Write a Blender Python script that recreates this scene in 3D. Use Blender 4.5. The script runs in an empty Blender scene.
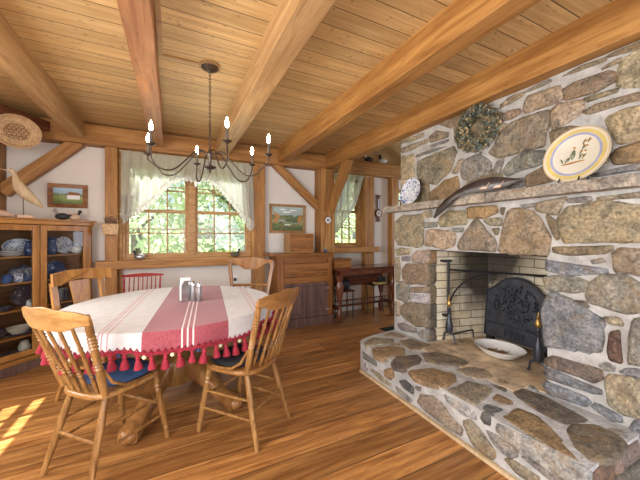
import bpy, math, random
from mathutils import Vector, Matrix, noise
R = math.radians
PI = math.pi
rnd = random.Random(7)
SC = bpy.context.scene
COL = SC.collection

# ---------------------------------------------------------------- camera
TH = math.atan2(148, 299)            # yaw of the lens away from the beam direction (+Y)
cam = bpy.data.cameras.new('camera'); cam.sensor_width = 36; cam.lens = 299 / 640 * 36
cam.shift_y = -4 / 640; cam.clip_start = .05; cam.clip_end = 200
cob = bpy.data.objects.new('camera', cam); COL.objects.link(cob)
cob.location = (0, 0, 1.3); cob.rotation_euler = (R(90), 0, -TH)
SC.camera = cob
# ---------------------------------------------------------------- exposure and light
SC.view_settings.view_transform = 'Standard'; SC.view_settings.look = 'None'
SC.view_settings.gamma = 1; SC.view_settings.use_curve_mapping = False
SC.view_settings.exposure = 0.12
SC.cycles.use_denoising = True
SC.cycles.max_bounces = 8; SC.cycles.diffuse_bounces = 4; SC.cycles.transparent_max_bounces = 12
SC.cycles.sample_clamp_indirect = 6
w = bpy.data.worlds.new('sky'); SC.world = w; w.use_nodes = True
bgn = w.node_tree.nodes['Background']
skt = w.node_tree.nodes.new('ShaderNodeTexSky'); skt.sky_type = 'NISHITA'; skt.sun_disc = False
skt.sun_elevation = R(60); skt.sun_rotation = R(-100); skt.dust_density = 2.0
w.node_tree.links.new(skt.outputs[0], bgn.inputs[0]); bgn.inputs[1].default_value = 0.22
def area(name, loc, target, sx, sy, power, color=(1, 1, 1)):
    l = bpy.data.lights.new(name, 'AREA'); l.shape = 'RECTANGLE'; l.size = sx; l.size_y = sy
    l.energy = power; l.color = color
    o = bpy.data.objects.new(name, l); COL.objects.link(o); o.location = loc
    o.rotation_euler = (Vector(target) - Vector(loc)).to_track_quat('-Z', 'Y').to_euler()
    return o
sun = bpy.data.lights.new('sun', 'SUN'); sun.energy = 20; sun.angle = R(.6); sun.color = (1, .95, .86)
so = bpy.data.objects.new('sun', sun); COL.objects.link(so)
so.rotation_euler = Vector((.50, .16, -1)).to_track_quat('-Z', 'Y').to_euler()
# daylight through the windows of the room (the rear glass doors, the side window, the window beside the sink)
area('daylight_rear_doors', (0.4, -2.35, 1.35), (0.6, 3, 1.2), 3.4, 2.0, 78, (1, .985, .96))
area('daylight_side_window', (-1.68, 0.4, 1.45), (1.5, 1.6, 1.2), 2.0, 1.2, 120, (1, .985, .96))
area('daylight_cabinet_window', (-1.71, 2.45, 1.4), (-.2, 1.9, .2), .8, 1.1, 26, (1, .97, .92))
area('daylight_front_windows', (0.25, 4.40, 1.6), (0.3, 2, 1.0), 1.3, .9, 11, (.95, 1, .97))
area('daylight_kitchen_window', (5.3, 3.4, 1.6), (3.3, 3.9, 1.2), 1.4, 1.2, 38, (.76, .85, 1))
area('daylight_right_window', (1.9, -1.9, 1.3), (2.3, 1.2, .6), 1.2, 1.2, 44, (.68, .80, 1))

# ---------------------------------------------------------------- materials
class NT:
    def __init__(s, name):
        s.m = bpy.data.materials.new(name); s.m.use_nodes = True; s.t = s.m.node_tree
        s.b = s.t.nodes['Principled BSDF']; s.out = s.t.nodes['Material Output']
    def n(s, ty, **k):
        x = s.t.nodes.new('ShaderNode' + ty)
        for a, v in k.items(): setattr(x, a, v)
        return x
    def l(s, a, b): s.t.links.new(a, b)
    def put(s, v, sock):
        if hasattr(v, 'is_output') or isinstance(v, bpy.types.NodeSocket): s.l(v, sock)
        else: sock.default_value = v
    def math(s, op, a, b=None, c=None, clamp=False):
        x = s.n('Math', operation=op); x.use_clamp = clamp
        s.put(a, x.inputs[0])
        if b is not None: s.put(b, x.inputs[1])
        if c is not None: s.put(c, x.inputs[2])
        return x.outputs[0]
    def coord(s, kind='Object'): return s.n('TexCoord').outputs[kind]
    def sep(s, v):
        x = s.n('SeparateXYZ'); s.l(v, x.inputs[0]); return x.outputs
    def comb(s, a, b, c):
        x = s.n('CombineXYZ')
        for i, v in enumerate((a, b, c)): s.put(v, x.inputs[i])
        return x.outputs[0]
    def scale(s, v, sc):
        x = s.n('Mapping'); s.l(v, x.inputs[0]); x.inputs['Scale'].default_value = sc; return x.outputs[0]
    def noise(s, v, sc, det=4, rough=.55, dist=0):
        x = s.n('TexNoise'); s.l(v, x.inputs['Vector']); x.inputs['Scale'].default_value = sc
        x.inputs['Detail'].default_value = det; x.inputs['Roughness'].default_value = rough
        x.inputs['Distortion'].default_value = dist; return x.outputs['Fac']
    def ramp(s, f, stops):
        x = s.n('ValToRGB'); s.l(f, x.inputs[0]); e = x.color_ramp.elements
        while len(e) < len(stops): e.new(.5)
        for i, (p, c) in enumerate(stops):
            e[i].position = p; e[i].color = (*c, 1) if len(c) == 3 else c
        return x.outputs[0]
    def mix(s, f, a, b, mode='MIX'):
        x = s.n('Mix', data_type='RGBA', blend_type=mode)
        s.put(f, x.inputs[0])
        for v, i in ((a, 6), (b, 7)):
            if isinstance(v, tuple): v = (*v, 1) if len(v) == 3 else v
            s.put(v, x.inputs[i])
        return x.outputs[2]
    def bump(s, h, strength=.3, dist=.01):
        x = s.n('Bump'); x.inputs['Strength'].default_value = strength; x.inputs['Distance'].default_value = dist
        s.l(h, x.inputs['Height']); s.l(x.outputs[0], s.b.inputs['Normal'])
    def base(s, c): s.put((*c, 1) if isinstance(c, tuple) and len(c) == 3 else c, s.b.inputs['Base Color'])
    def rough(s, r): s.put(r, s.b.inputs['Roughness'])

def plain(name, c, rough=.6, metal=0, var=.12, sc=12, bump=0):
    t = NT(name); f = t.noise(t.coord(), sc, 3)
    lo = tuple(max(0, x * (1 - var)) for x in c); hi = tuple(min(1, x * (1 + var)) for x in c)
    t.base(t.ramp(f, [(.3, lo), (.7, hi)])); t.rough(rough); t.b.inputs['Metallic'].default_value = metal
    if bump: t.bump(t.noise(t.coord(), sc * 6, 4), bump, .004)
    return t.m

def wood(name, light, dark, axis='X', sc=1.0, rough=.5, bump=.15, knots=True, coat=0):
    t = NT(name); co = t.coord()
    st = {'X': (1.5, 17, 17), 'Y': (17, 1.5, 17), 'Z': (17, 17, 1.5)}[axis]
    v = t.scale(co, tuple(x * sc for x in st))
    f = t.noise(v, 1.0, 5, .6, 1.2)
    big = t.noise(t.scale(co, tuple(x * sc * .18 for x in st)), 1.0, 3, .5, 2.0)
    mid = tuple((a + b) / 2 for a, b in zip(light, dark))
    c = t.ramp(f, [(.34, dark), (.48, mid), (.64, light)])
    c = t.mix(t.math('MULTIPLY', t.math('SUBTRACT', big, .45, clamp=True), 2.6, clamp=True), c, tuple(q * .8 for q in dark))
    fine = t.noise(t.scale(co, tuple(x * sc * (5 if x > 5 else 2.5) for x in st)), 1.0, 3, .7)
    c = t.mix(t.math('MULTIPLY', t.math('SUBTRACT', fine, .54, clamp=True), 4.0, clamp=True), c, tuple(q * .6 for q in dark))
    if knots:
        x = t.n('TexVoronoi'); t.l(t.scale(co, {'X': (1.3, 7, 7), 'Y': (7, 1.3, 7), 'Z': (7, 7, 1.3)}[axis]), x.inputs['Vector'])
        k = t.math('LESS_THAN', x.outputs['Distance'], .11)
        c = t.mix(t.math('MULTIPLY', k, .55), c, tuple(q * .35 for q in dark))
    t.base(c); t.rough(rough); t.bump(f, bump, .004); t.b.inputs['Specular IOR Level'].default_value = .3
    if coat: t.b.inputs['Coat Weight'].default_value = coat; t.b.inputs['Coat Roughness'].default_value = .15
    return t.m

def boards(name, light, dark, width, length, rough, gap=.018, gapcol=(.05, .03, .015), knot=.6, seed=0, coat=0, contrast=1.0, tone=.42):
    """planks running along X, laid side by side in Y"""
    t = NT(name); co = t.coord(); X, Y, Z = t.sep(co)
    q = t.math('ADD', t.math('DIVIDE', Y, width), 100.37 + seed)
    row = t.math('FLOOR', q); fr = t.math('FRACT', q)
    wn = t.n('TexWhiteNoise', noise_dimensions='1D'); t.l(row, wn.inputs['W'])
    xo = t.math('ADD', t.math('DIVIDE', X, length), t.math('MULTIPLY', wn.outputs[0], 7.3))
    col = t.math('FLOOR', xo); fx = t.math('FRACT', xo)
    w2 = t.n('TexWhiteNoise', noise_dimensions='2D'); t.l(t.comb(row, col, 0), w2.inputs['Vector'])
    r = w2.outputs[0]
    off = t.math('MULTIPLY', r, 37.0)
    gv = t.comb(t.math('ADD', t.math('MULTIPLY', X, 1.7), off), t.math('MULTIPLY', Y, 26), off)
    f = t.noise(gv, 1.0, 5, .6, 1.0)
    g2 = t.noise(t.comb(t.math('ADD', t.math('MULTIPLY', X, .9), off), t.math('MULTIPLY', Y, 9), off), 1.0, 2, .5, 2.5)
    mid = tuple((a + b) / 2 for a, b in zip(light, dark))
    c = t.ramp(f, [(.34, dark), (.5, mid), (.64, light)])
    c = t.mix(t.math('MULTIPLY', t.math('SUBTRACT', g2, .42, clamp=True), 2.2 * contrast, clamp=True), c, dark)
    tone = t.math('MULTIPLY_ADD', r, tone, 1.0 - tone * .55)
    c = t.mix(1.0, c, t.comb(tone, tone, tone), 'MULTIPLY')
    vo = t.n('TexVoronoi'); t.l(t.comb(t.math('ADD', t.math('MULTIPLY', X, 2.4), off), t.math('MULTIPLY', Y, 6.5), 0), vo.inputs['Vector'])
    kn = t.math('MULTIPLY', t.math('SUBTRACT', .2, vo.outputs['Distance'], clamp=True), 6 * knot, clamp=True)
    c = t.mix(kn, c, tuple(x * .35 for x in dark))
    g = t.math('MAXIMUM', t.math('LESS_THAN', fr, gap), t.math('LESS_THAN', fx, gap * width / length))
    c = t.mix(t.math('MULTIPLY', g, .85), c, gapcol)
    t.base(c); t.rough(t.math('MULTIPLY_ADD', f, .15, rough - .07))
    t.bump(t.math('SUBTRACT', t.math('MULTIPLY', f, .25), g), .35, .004)
    t.b.inputs['Specular IOR Level'].default_value = .35
    if coat: t.b.inputs['Coat Weight'].default_value = coat; t.b.inputs['Coat Roughness'].default_value = .12
    return t.m

def stone_mat():
    t = NT('fieldstone'); co = t.coord()
    at = t.n('VertexColor', layer_name='Col')
    a = t.noise(co, 11, 6, .62, .6); b = t.noise(co, 55, 5, .7); c3 = t.noise(co, 5, 3, .5, 1.5)
    c = t.mix(1.0, at.outputs[0], t.ramp(a, [(.25, (.34, .34, .36)), (.48, (.95, .95, .95)), (.75, (1.65, 1.55, 1.42))]), 'MULTIPLY')
    c = t.mix(1.0, c, t.ramp(b, [(.32, (.42, .42, .42)), (.5, (1, 1, 1)), (.70, (1.6, 1.6, 1.6))]), 'MULTIPLY')
    c = t.mix(t.math('MULTIPLY', t.math('SUBTRACT', c3, .5, clamp=True), 2.4, clamp=True), c, (.30, .19, .085))
    t.base(c); t.rough(.8)
    h = t.math('ADD', t.math('MULTIPLY', a, .8), t.math('MULTIPLY', b, .35)); t.bump(h, 1.0, .03)
    return t.m

def mortar_mat():
    t = NT('lime_mortar'); co = t.coord()
    a = t.noise(co, 9, 5, .6); b = t.noise(co, 70, 4, .6)
    t.base(t.ramp(a, [(.3, (.34, .33, .32)), (.7, (.58, .565, .55))])); t.rough(.92)
    t.bump(t.math('ADD', t.math('MULTIPLY', a, 1.2), t.math('MULTIPLY', b, .4)), .9, .025)
    return t.m

def brick_mat(name, axes, soot=None):
    """pale fire bricks; axes = (along, up) of the wall in object space"""
    t = NT(name); co = t.coord(); X, Y, Z = t.sep(co); s = {'X': X, 'Y': Y, 'Z': Z}
    v = t.comb(s[axes[0]], s[axes[1]], 0)
    bt = t.n('TexBrick'); t.l(v, bt.inputs['Vector']); bt.inputs['Scale'].default_value = 1
    bt.inputs['Color1'].default_value = (.68, .60, .44, 1); bt.inputs['Color2'].default_value = (.80, .75, .64, 1)
    bt.inputs['Mortar'].default_value = (.16, .12, .09, 1); bt.inputs['Mortar Size'].default_value = .004
    bt.inputs['Brick Width'].default_value = .26; bt.inputs['Row Height'].default_value = .078
    n = t.noise(co, 8, 4, .6)
    c = t.mix(1.0, bt.outputs[0], t.ramp(n, [(.3, (.7, .66, .6)), (.7, (1.1, 1.08, 1.05))]), 'MULTIPLY')
    if soot:
        cx, cy, cz, rad = soot
        d = t.n('VectorMath', operation='DISTANCE'); t.l(co, d.inputs[0]); d.inputs[1].default_value = (cx, cy, cz)
        f = t.math('SUBTRACT', t.math('ADD', rad, t.math('MULTIPLY', t.noise(co, 6, 3), .25)), d.outputs['Value'])
        f = t.math('MULTIPLY', f, 4.0, clamp=True)
        c = t.mix(t.math('MULTIPLY', f, .93), c, (.022, .016, .012))
    t.base(c); t.rough(.85); t.bump(t.math('ADD', bt.outputs['Fac'], t.math('MULTIPLY', n, -.5)), .4, -.006)
    return t.m

def glass(name, tint=(1, 1, 1), refl=.12):
    t = NT(name); tr = t.n('BsdfTransparent'); tr.inputs[0].default_value = (*tint, 1)
    gl = t.n('BsdfGlossy'); gl.inputs['Roughness'].default_value = .03
    fr = t.n('Fresnel'); fr.inputs[0].default_value = 1.45
    mx = t.n('MixShader'); t.l(t.math('MULTIPLY', fr.outputs[0], refl / .12 * .6, clamp=True), mx.inputs[0])
    t.l(tr.outputs[0], mx.inputs[1]); t.l(gl.outputs[0], mx.inputs[2]); t.l(mx.outputs[0], t.out.inputs[0])
    return t.m

def sheer(name, c, opacity):
    t = NT(name); tr = t.n('BsdfTransparent'); tl = t.n('BsdfTranslucent'); df = t.n('BsdfDiffuse')
    tl.inputs[0].default_value = (*c, 1); df.inputs[0].default_value = (*c, 1)
    m1 = t.n('MixShader'); m1.inputs[0].default_value = .5; t.l(df.outputs[0], m1.inputs[1]); t.l(tl.outputs[0], m1.inputs[2])
    m2 = t.n('MixShader'); f = t.noise(t.coord(), 240, 2)
    t.l(t.math('MULTIPLY_ADD', f, .3, opacity - .15, clamp=True), m2.inputs[0])
    t.l(tr.outputs[0], m2.inputs[1]); t.l(m1.outputs[0], m2.inputs[2]); t.l(m2.outputs[0], t.out.inputs[0])
    return t.m

def emit(name, c, s):
    t = NT(name); t.base(c); t.b.inputs['Emission Color'].default_value = (*c, 1); t.b.inputs['Emission Strength'].default_value = s
    return t.m

def cloth_mat():
    t = NT('woven_tablecloth'); co = t.coord(); X, Y, Z = t.sep(co)
    band = t.math('LESS_THAN', t.math('ABSOLUTE', t.math('SUBTRACT', X, .135)), .235)
    def lines(c0, ds, hw):
        out = None
        for d in ds:
            k = t.math('LESS_THAN', t.math('ABSOLUTE', t.math('SUBTRACT', X, c0 + d)), hw)
            out = k if out is None else t.math('MAXIMUM', out, k)
        return out
    wl = lines(.135, (-.030, 0, .030), .0045)
    rl = t.math('MAXIMUM', lines(-.295, (-.028, -.008, .022), .0032), lines(.575, (-.02, .008, .028), .0032))
    n = t.noise(t.scale(co, (160, 160, 160)), 1, 2); n2 = t.noise(co, 16, 4)
    red = t.ramp(n, [(.3, (.23, .028, .04)), (.7, (.38, .095, .12))])
    wh = t.ramp(n2, [(.3, (.53, .51, .51)), (.7, (.63, .61, .61))])
    c = t.mix(band, wh, red); c = t.mix(t.math('MULTIPLY', wl, .8), c, (.80, .70, .68)); c = t.mix(t.math('MULTIPLY', rl, .75), c, (.50, .05, .09))
    t.base(c); t.rough(.9); t.bump(n, .25, .002); t.b.inputs['Sheen Weight'].default_value = .2
    return t.m

def painting_mat(name, sky, hills, grass, accent, water):
    """little oil landscape on the picture plane: x across, z up, both about -1..1 in generated space"""
    t = NT(name); g = t.coord('Generated'); X, Y, Z = t.sep(g)
    n = t.noise(t.scale(g, (3, 1, 5)), 1.6, 5, .6, .6); n2 = t.noise(t.scale(g, (9, 1, 12)), 1.3, 4)
    h = t.math('ADD', Z, t.math('MULTIPLY', t.math('SUBTRACT', n, .5), .5))
    c = t.ramp(h, [(.10, tuple(x * .5 for x in grass)), (.28, grass), (.40, water), (.48, hills), (.62, tuple(x * .7 for x in hills)), (.68, sky), (.95, tuple(min(1, x * 1.1) for x in sky))])
    c = t.mix(t.math('MULTIPLY', t.math('SUBTRACT', n2, .56, clamp=True), 7, clamp=True), c, accent)
    t.base(c); t.rough(.55); t.bump(n2, .2, .002)
    return t.m

def china_mat(name, base=(.80, .82, .85), ink=(.06, .11, .32), amount=.5, sc=34):
    t = NT(name); co = t.coord()
    a = t.noise(co, sc, 3, .6, 1.5); b = t.noise(co, sc * .35, 2)
    f = t.math('MULTIPLY', t.math('SUBTRACT', t.math('ADD', a, t.math('MULTIPLY', b, .4)), 1.0 - amount * .6), 14, clamp=True)
    t.base(t.mix(f, base, ink)); t.rough(.18); return t.m

def leaf_mat(name, a, b):
    t = NT(name); n = t.noise(t.coord(), 3.0, 3); t.base(t.ramp(n, [(.3, a), (.7, b)])); t.rough(.6)
    t.b.inputs['Subsurface Weight'].default_value = 0
    df = t.b; tl = t.n('BsdfTranslucent'); t.l(t.ramp(n, [(.3, a), (.7, b)]), tl.inputs[0])
    m = t.n('MixShader'); m.inputs[0].default_value = .45; t.l(df.outputs[0], m.inputs[1]); t.l(tl.outputs[0], m.inputs[2]); t.l(m.outputs[0], t.out.inputs[0])
    return t.m

M = {}
M['ceil'] = boards('pine_ceiling_boards', (.67, .48, .235), (.49, .31, .13), .145, 40.0, .5, gap=.045, knot=1.0, contrast=.8, tone=.22)
M['floor'] = boards('wide_pine_floorboards', (.50, .24, .074), (.20, .076, .021), .20, 40.0, .34, gap=.03, knot=.35, seed=3.3, coat=.06, contrast=1.0)
M['beamL'] = wood('honey_timber', (.53, .28, .088), (.30, .13, .034), 'X', .8, .5, .25)
M['beamT'] = wood('pale_tan_timber', (.58, .38, .185), (.38, .21, .085), 'X', .8, .5, .25)
M['beamR'] = wood('reddish_timber', (.50, .235, .10), (.27, .105, .042), 'X', .8, .5, .25)
M['beamX'] = wood('oiled_timber_plate', (.48, .245, .078), (.27, .115, .03), 'X', .8, .5, .25)
M['post'] = wood('oiled_timber_post', (.45, .225, .07), (.24, .10, .027), 'Z', .8, .5, .25)
M['dred'] = wood('dark_red_timber', (.20, .07, .032), (.11, .032, .016), 'X', .8, .5, .2)
M['trimw'] = wood('window_pine', (.50, .29, .115), (.33, .165, .055), 'X', 1.2, .4, .1, knots=False)
M['oak'] = wood('golden_oak', (.38, .195, .062), (.17, .072, .02), 'Z', 1.5, .33, .12, knots=False, coat=.25)
M['oakx'] = wood('golden_oak_board', (.47, .25, .085), (.26, .12, .033), 'X', 1.5, .33, .12, knots=False, coat=.3)
M['oakd'] = wood('brown_oak', (.36, .17, .055), (.20, .08, .022), 'Z', 1.5, .3, .12, knots=False, coat=.3)
M['oakdx'] = wood('brown_oak_board', (.38, .18, .055), (.21, .085, .022), 'X', 1.5, .3, .12, knots=False, coat=.3)
M['cab'] = wood('cabinet_oak', (.47, .23, .065), (.29, .12, .03), 'Z', 1.2, .32, .1, knots=False, coat=.2)
M['cabx'] = wood('cabinet_oak_rail', (.47, .23, .065), (.29, .12, .03), 'X', 1.2, .32, .1, knots=False, coat=.2)
M['cabi'] = wood('cabinet_interior', (.30, .13, .042), (.19, .07, .02), 'X', 1.2, .5, .1, knots=False)
M['mah'] = wood('mahogany', (.15, .045, .02), (.065, .018, .009), 'X', 1.2, .25, .1, knots=False, coat=.35)
M['mahz'] = wood('mahogany_leg', (.21, .07, .03), (.08, .022, .01), 'Z', 1.2, .28, .1, knots=False, coat=.3)
M['hutch'] = wood('hutch_pine', (.36, .15, .042), (.16, .058, .016), 'X', 1.2, .4, .15, knots=True)
M['hutchz'] = wood('hutch_stile', (.32, .13, .038), (.15, .055, .015), 'Z', 1.2, .4, .15, knots=False)
M['hutchp'] = wood('hutch_faded_paint', (.19, .108, .085), (.085, .046, .038), 'Z', 1.0, .5, .15, knots=False)
M['boxl'] = wood('pale_drawer_chest', (.42, .24, .10), (.27, .14, .05), 'X', 1.4, .45, .1, knots=False)
M['birdw'] = wood('pale_carved_wood', (.66, .52, .34), (.50, .36, .2), 'Z', 1.2, .5, .1, knots=False)
M['plaster'] = plain('white_plaster', (.70, .655, .61), .9, var=.03, sc=4, bump=.06)
M['stone'] = stone_mat(); M['mortar'] = mortar_mat()
M['iron'] = plain('wrought_iron', (.035, .035, .042), .45, .7, .3, 20, .15)
M['irong'] = plain('cast_iron', (.055, .06, .075), .42, .6, .35, 16, .2)
M['bronze'] = plain('bronze_metal', (.075, .055, .042), .42, .7, .2)
M['brass'] = plain('brass', (.45, .28, .10), .35, .9, .2)
M['pewter'] = plain('pewter', (.42, .42, .44), .3, .8, .1)
M['white'] = plain('white_glaze', (.80, .80, .80), .2, 0, .03)
M['cream'] = plain('cream_glaze', (.70, .66, .56), .3, 0, .05)
M['candle'] = plain('dark_candle_sleeve', (.09, .07, .055), .5)
M['red'] = plain('red_paint', (.30, .018, .02), .35, 0, .15)
M['redyarn'] = plain('red_yarn', (.27, .014, .030), .9, 0, .25, 60)
M['creamyarn'] = plain('cream_yarn', (.68, .58, .38), .9, 0, .15, 60)
M['blueyarn'] = plain('navy_yarn', (.03, .04, .10), .9, 0, .15, 60)
M['denim'] = plain('blue_denim', (.035, .075, .17), .9, 0, .45, 14, .3)
M['blackc'] = plain('black_cushion', (.012, .012, .016), .8, 0, .3, 14, .3)
M['sheer'] = sheer('sheer_cotton', (.62, .60, .54), .82)
M['lace'] = sheer('lace_ruffle', (.60, .57, .53), .85)
M['glass'] = glass('window_glass'); M['cglass'] = glass('cabinet_glass', (.95, .96, .96), .1)
M['cloth'] = cloth_mat()
M['bulb'] = emit('lit_bulb', (1.0, .74, .42), 90)
M['blue'] = china_mat('blue_white_china', (.74, .77, .82), (.10, .15, .33), .52); M['blued'] = china_mat('dark_blue_china', (.52, .56, .62), (.035, .07, .19), .85, 30)
M['grey'] = china_mat('grey_transfer_china', (.62, .60, .56), (.12, .13, .20), .8, 30)
M['brownc'] = china_mat('brown_transfer_china', (.50, .42, .30), (.07, .05, .06), .9, 26)
M['cobalt'] = plain('cobalt_glaze', (.04, .10, .30), .15, 0, .2)
M['wicker'] = plain('pale_wicker', (.52, .34, .18), .7, 0, .3, 50, .4)
M['vine'] = plain('dry_vine', (.12, .075, .04), .9)
M['wreath'] = leaf_mat('dried_grey_green_leaves', (.11, .12, .085), (.27, .23, .14))
M['flower'] = plain('dried_yellow_flowers', (.37, .29, .16), .9, 0, .5, 30)
M['berry'] = plain('dried_blue_hydrangea', (.10, .16, .17), .9, 0, .4, 30)
M['bark'] = plain('tree_bark', (.13, .10, .075), .95, 0, .3, 9, .4)
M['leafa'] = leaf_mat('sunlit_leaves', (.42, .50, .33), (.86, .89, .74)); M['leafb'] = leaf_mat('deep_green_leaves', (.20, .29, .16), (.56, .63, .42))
M['lawn'] = plain('lawn', (.22, .34, .10), .95, 0, .3, 2)
M['dark'] = plain('dark_bits', (.02, .018, .02), .6)
M['yellow'] = plain('yellowed_paper', (.60, .42, .12), .7); M['paper'] = plain('white_paper', (.80, .80, .78), .7, 0, .02)
M['tan'] = plain('tan_paint', (.62, .42, .30), .6)
M['chrome'] = plain('brushed_steel', (.55, .56, .58), .22, 1, .05)
M['outlet'] = plain('cream_switch_plate', (.58, .56, .52), .4, 0, .02)
M['vent'] = plain('dark_green_register', (.012, .03, .033), .5, .3)
M['p_yellow'] = plain('yellow_band', (.66, .53, .20), .25, 0, .12, 14); M['p_tan'] = plain('tan_rim_band', (.62, .46, .30), .25, 0, .08)
M['p_blue'] = plain('blue_band', (.36, .38, .58), .25, 0, .12, 14); M['p_green'] = plain('olive_brush', (.10, .13, .06), .4); M['p_rust'] = plain('ochre_brush', (.42, .20, .05), .4)
M['paddle'] = plain('dark_carved_wood', (.040, .028, .025), .32, 0, .35, 10, .2)
M['ash'] = plain('brown_ash', (.28, .17, .08), .95, 0, .4, 20)
M['hslab'] = plain('stained_hearth_slab', (.50, .38, .25), .8, 0, .5, 9, .6)

# ---------------------------------------------------------------- mesh builder
def frame(d):
    d = Vector(d).normalized(); a = Vector((0, 0, 1)) if abs(d.z) < .95 else Vector((1, 0, 0))
    u = d.cross(a).normalized(); return u, u.cross(d).normalized() * -1
class MB:
    def __init__(s): s.v = []; s.f = []
    def add(s, vs, fs):
        k = len(s.v); s.v += [tuple(x) for x in vs]; s.f += [tuple(i + k for i in f) for f in fs]; return s
    def box(s, x0, x1, y0, y1, z0, z1):
        vs = [(x, y, z) for z in (z0, z1) for y in (y0, y1) for x in (x0, x1)]
        return s.add(vs, [(0, 2, 3, 1), (4, 5, 7, 6), (0, 1, 5, 4), (2, 6, 7, 3), (0, 4, 6, 2), (1, 3, 7, 5)])
    def tube(s, pts, rs, seg=8, caps=True, closed=False):
        pts = [Vector(p) for p in pts]; n = len(pts)
        if not isinstance(rs, (list, tuple)): rs = [rs] * n
        vs = []; u = None
        for i, p in enumerate(pts):
            if closed: d = pts[(i + 1) % n] - pts[i - 1]
            else: d = pts[min(i + 1, n - 1)] - pts[max(i - 1, 0)]
            if d.length < 1e-9: d = Vector((0, 0, 1))
            d.normalize()
            if u is None: u, _ = frame(d)
            u = (u - d * u.dot(d)); u = u.normalized() if u.length > 1e-6 else frame(d)[0]
            w_ = d.cross(u)
            for k in range(seg):
                a = 2 * PI * k / seg; vs.append(p + (u * math.cos(a) + w_ * math.sin(a)) * rs[i])
        fs = [(i * seg + k, i * seg + (k + 1) % seg, (i + 1) * seg + (k + 1) % seg, (i + 1) * seg + k) for i in range(n - 1) for k in range(seg)]
        if closed: fs += [((n - 1) * seg + k, (n - 1) * seg + (k + 1) % seg, (k + 1) % seg, k) for k in range(seg)]
        elif caps: fs += [tuple(reversed(range(seg))), tuple((n - 1) * seg + k for k in range(seg))]
        return s.add(vs, fs)
    def turned(s, p0, p1, prof, seg=10):
        p0, p1 = Vector(p0), Vector(p1)
        return s.tube([p0.lerp(p1, t) for t, _ in prof], [r for _, r in prof], seg)
    def lathe(s, prof, o=(0, 0, 0), seg=24, sx=1, sy=1):
        vs = [(o[0] + r * sx * math.cos(2 * PI * k / seg), o[1] + r * sy * math.sin(2 * PI * k / seg), o[2] + z) for r, z in prof for k in range(seg)]
        n = len(prof)
        fs = [(i * seg + k, i * seg + (k + 1) % seg, (i + 1) * seg + (k + 1) % seg, (i + 1) * seg + k) for i in range(n - 1) for k in range(seg)]
        if prof[0][0] > 1e-5: fs.append(tuple(reversed(range(seg))))
        if prof[-1][0] > 1e-5: fs.append(tuple((n - 1) * seg + k for k in range(seg)))
        return s.add(vs, fs)
    def prism(s, poly, fn, h0, h1):
        """poly in 2D, fn(a, b, h) gives the point"""
        n = len(poly); vs = [fn(a, b, h0) for a, b in poly] + [fn(a, b, h1) for a, b in poly]
        return s.add(vs, [tuple(reversed(range(n))), tuple(range(n, 2 * n))] + [(i, (i + 1) % n, n + (i + 1) % n, n + i) for i in range(n)])
    def grid(s, nu, nv, fn):
        vs = [fn(i / nu, j / nv) for j in range(nv + 1) for i in range(nu + 1)]
        return s.add(vs, [(j * (nu + 1) + i, j * (nu + 1) + i + 1, (j + 1) * (nu + 1) + i + 1, (j + 1) * (nu + 1) + i) for j in range(nv) for i in range(nu)])
    def ball(s, c, r, seg=12, rings=8, sq=(1, 1, 1)):
        prof = [(max(1e-6, math.sin(PI * i / rings)), -math.cos(PI * i / rings)) for i in range(rings + 1)]
        vs = [(c[0] + r * sq[0] * p * math.cos(2 * PI * k / seg), c[1] + r * sq[1] * p * math.sin(2 * PI * k / seg), c[2] + r * sq[2] * z) for p, z in prof for k in range(seg)]
        return s.add(vs, [(i * seg + k, i * seg + (k + 1) % seg, (i + 1) * seg + (k + 1) % seg, (i + 1) * seg + k) for i in range(rings) for k in range(seg)])
    def xf(s, m, start=0):
        for i in range(start, len(s.v)): s.v[i] = tuple(m @ Vector(s.v[i]))
        return s
    def build(s, name, mat, parent=None, smooth=False, bevel=0, loc=(0, 0, 0), rot=(0, 0, 0), solid=0, seg=2):
        me = bpy.data.meshes.new(name); me.from_pydata(s.v, [], s.f); me.validate(); me.update()
        import bmesh
        bm = bmesh.new(); bm.from_mesh(me); bmesh.ops.recalc_face_normals(bm, faces=bm.faces); bm.to_mesh(me); bm.free()
        if mat is not None: me.materials.append(M[mat] if isinstance(mat, str) else mat)
        o = bpy.data.objects.new(name, me); COL.objects.link(o); o.parent = parent; o.location = loc; o.rotation_euler = rot
        if smooth:
            me.polygons.foreach_set('use_smooth', [True] * len(me.polygons)); me.set_sharp_from_angle(angle=R(40))
        if solid:
            m = o.modifiers.new('thickness', 'SOLIDIFY'); m.thickness = solid; m.offset = 0
        if bevel:
            m = o.modifiers.new('edge', 'BEVEL'); m.width = bevel; m.segments = seg; m.limit_method = 'ANGLE'; m.harden_normals = False
        return o
def tag(o, label, cat, group=None):
    o['label'] = label; o['category'] = cat
    if group: o['group'] = group
    return o
def thing(name, label, cat, loc=(0, 0, 0), rz=0, group=None):
    o = bpy.data.objects.new(name, None); COL.objects.link(o); o.empty_display_size = .1
    o.location = loc; o.rotation_euler = (0, 0, rz); return tag(o, label, cat, group)
def struct(o): o['kind'] = 'structure'; return o
def box(name, mat, x0, x1, y0, y1, z0, z1, parent=None, bevel=0):
    """a box whose object origin is its lower centre"""
    cx, cy = (x0 + x1) / 2, (y0 + y1) / 2
    return MB().box(x0 - cx, x1 - cx, y0 - cy, y1 - cy, 0, z1 - z0).build(name, mat, parent, bevel=bevel, loc=(cx, cy, z0))
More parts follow.
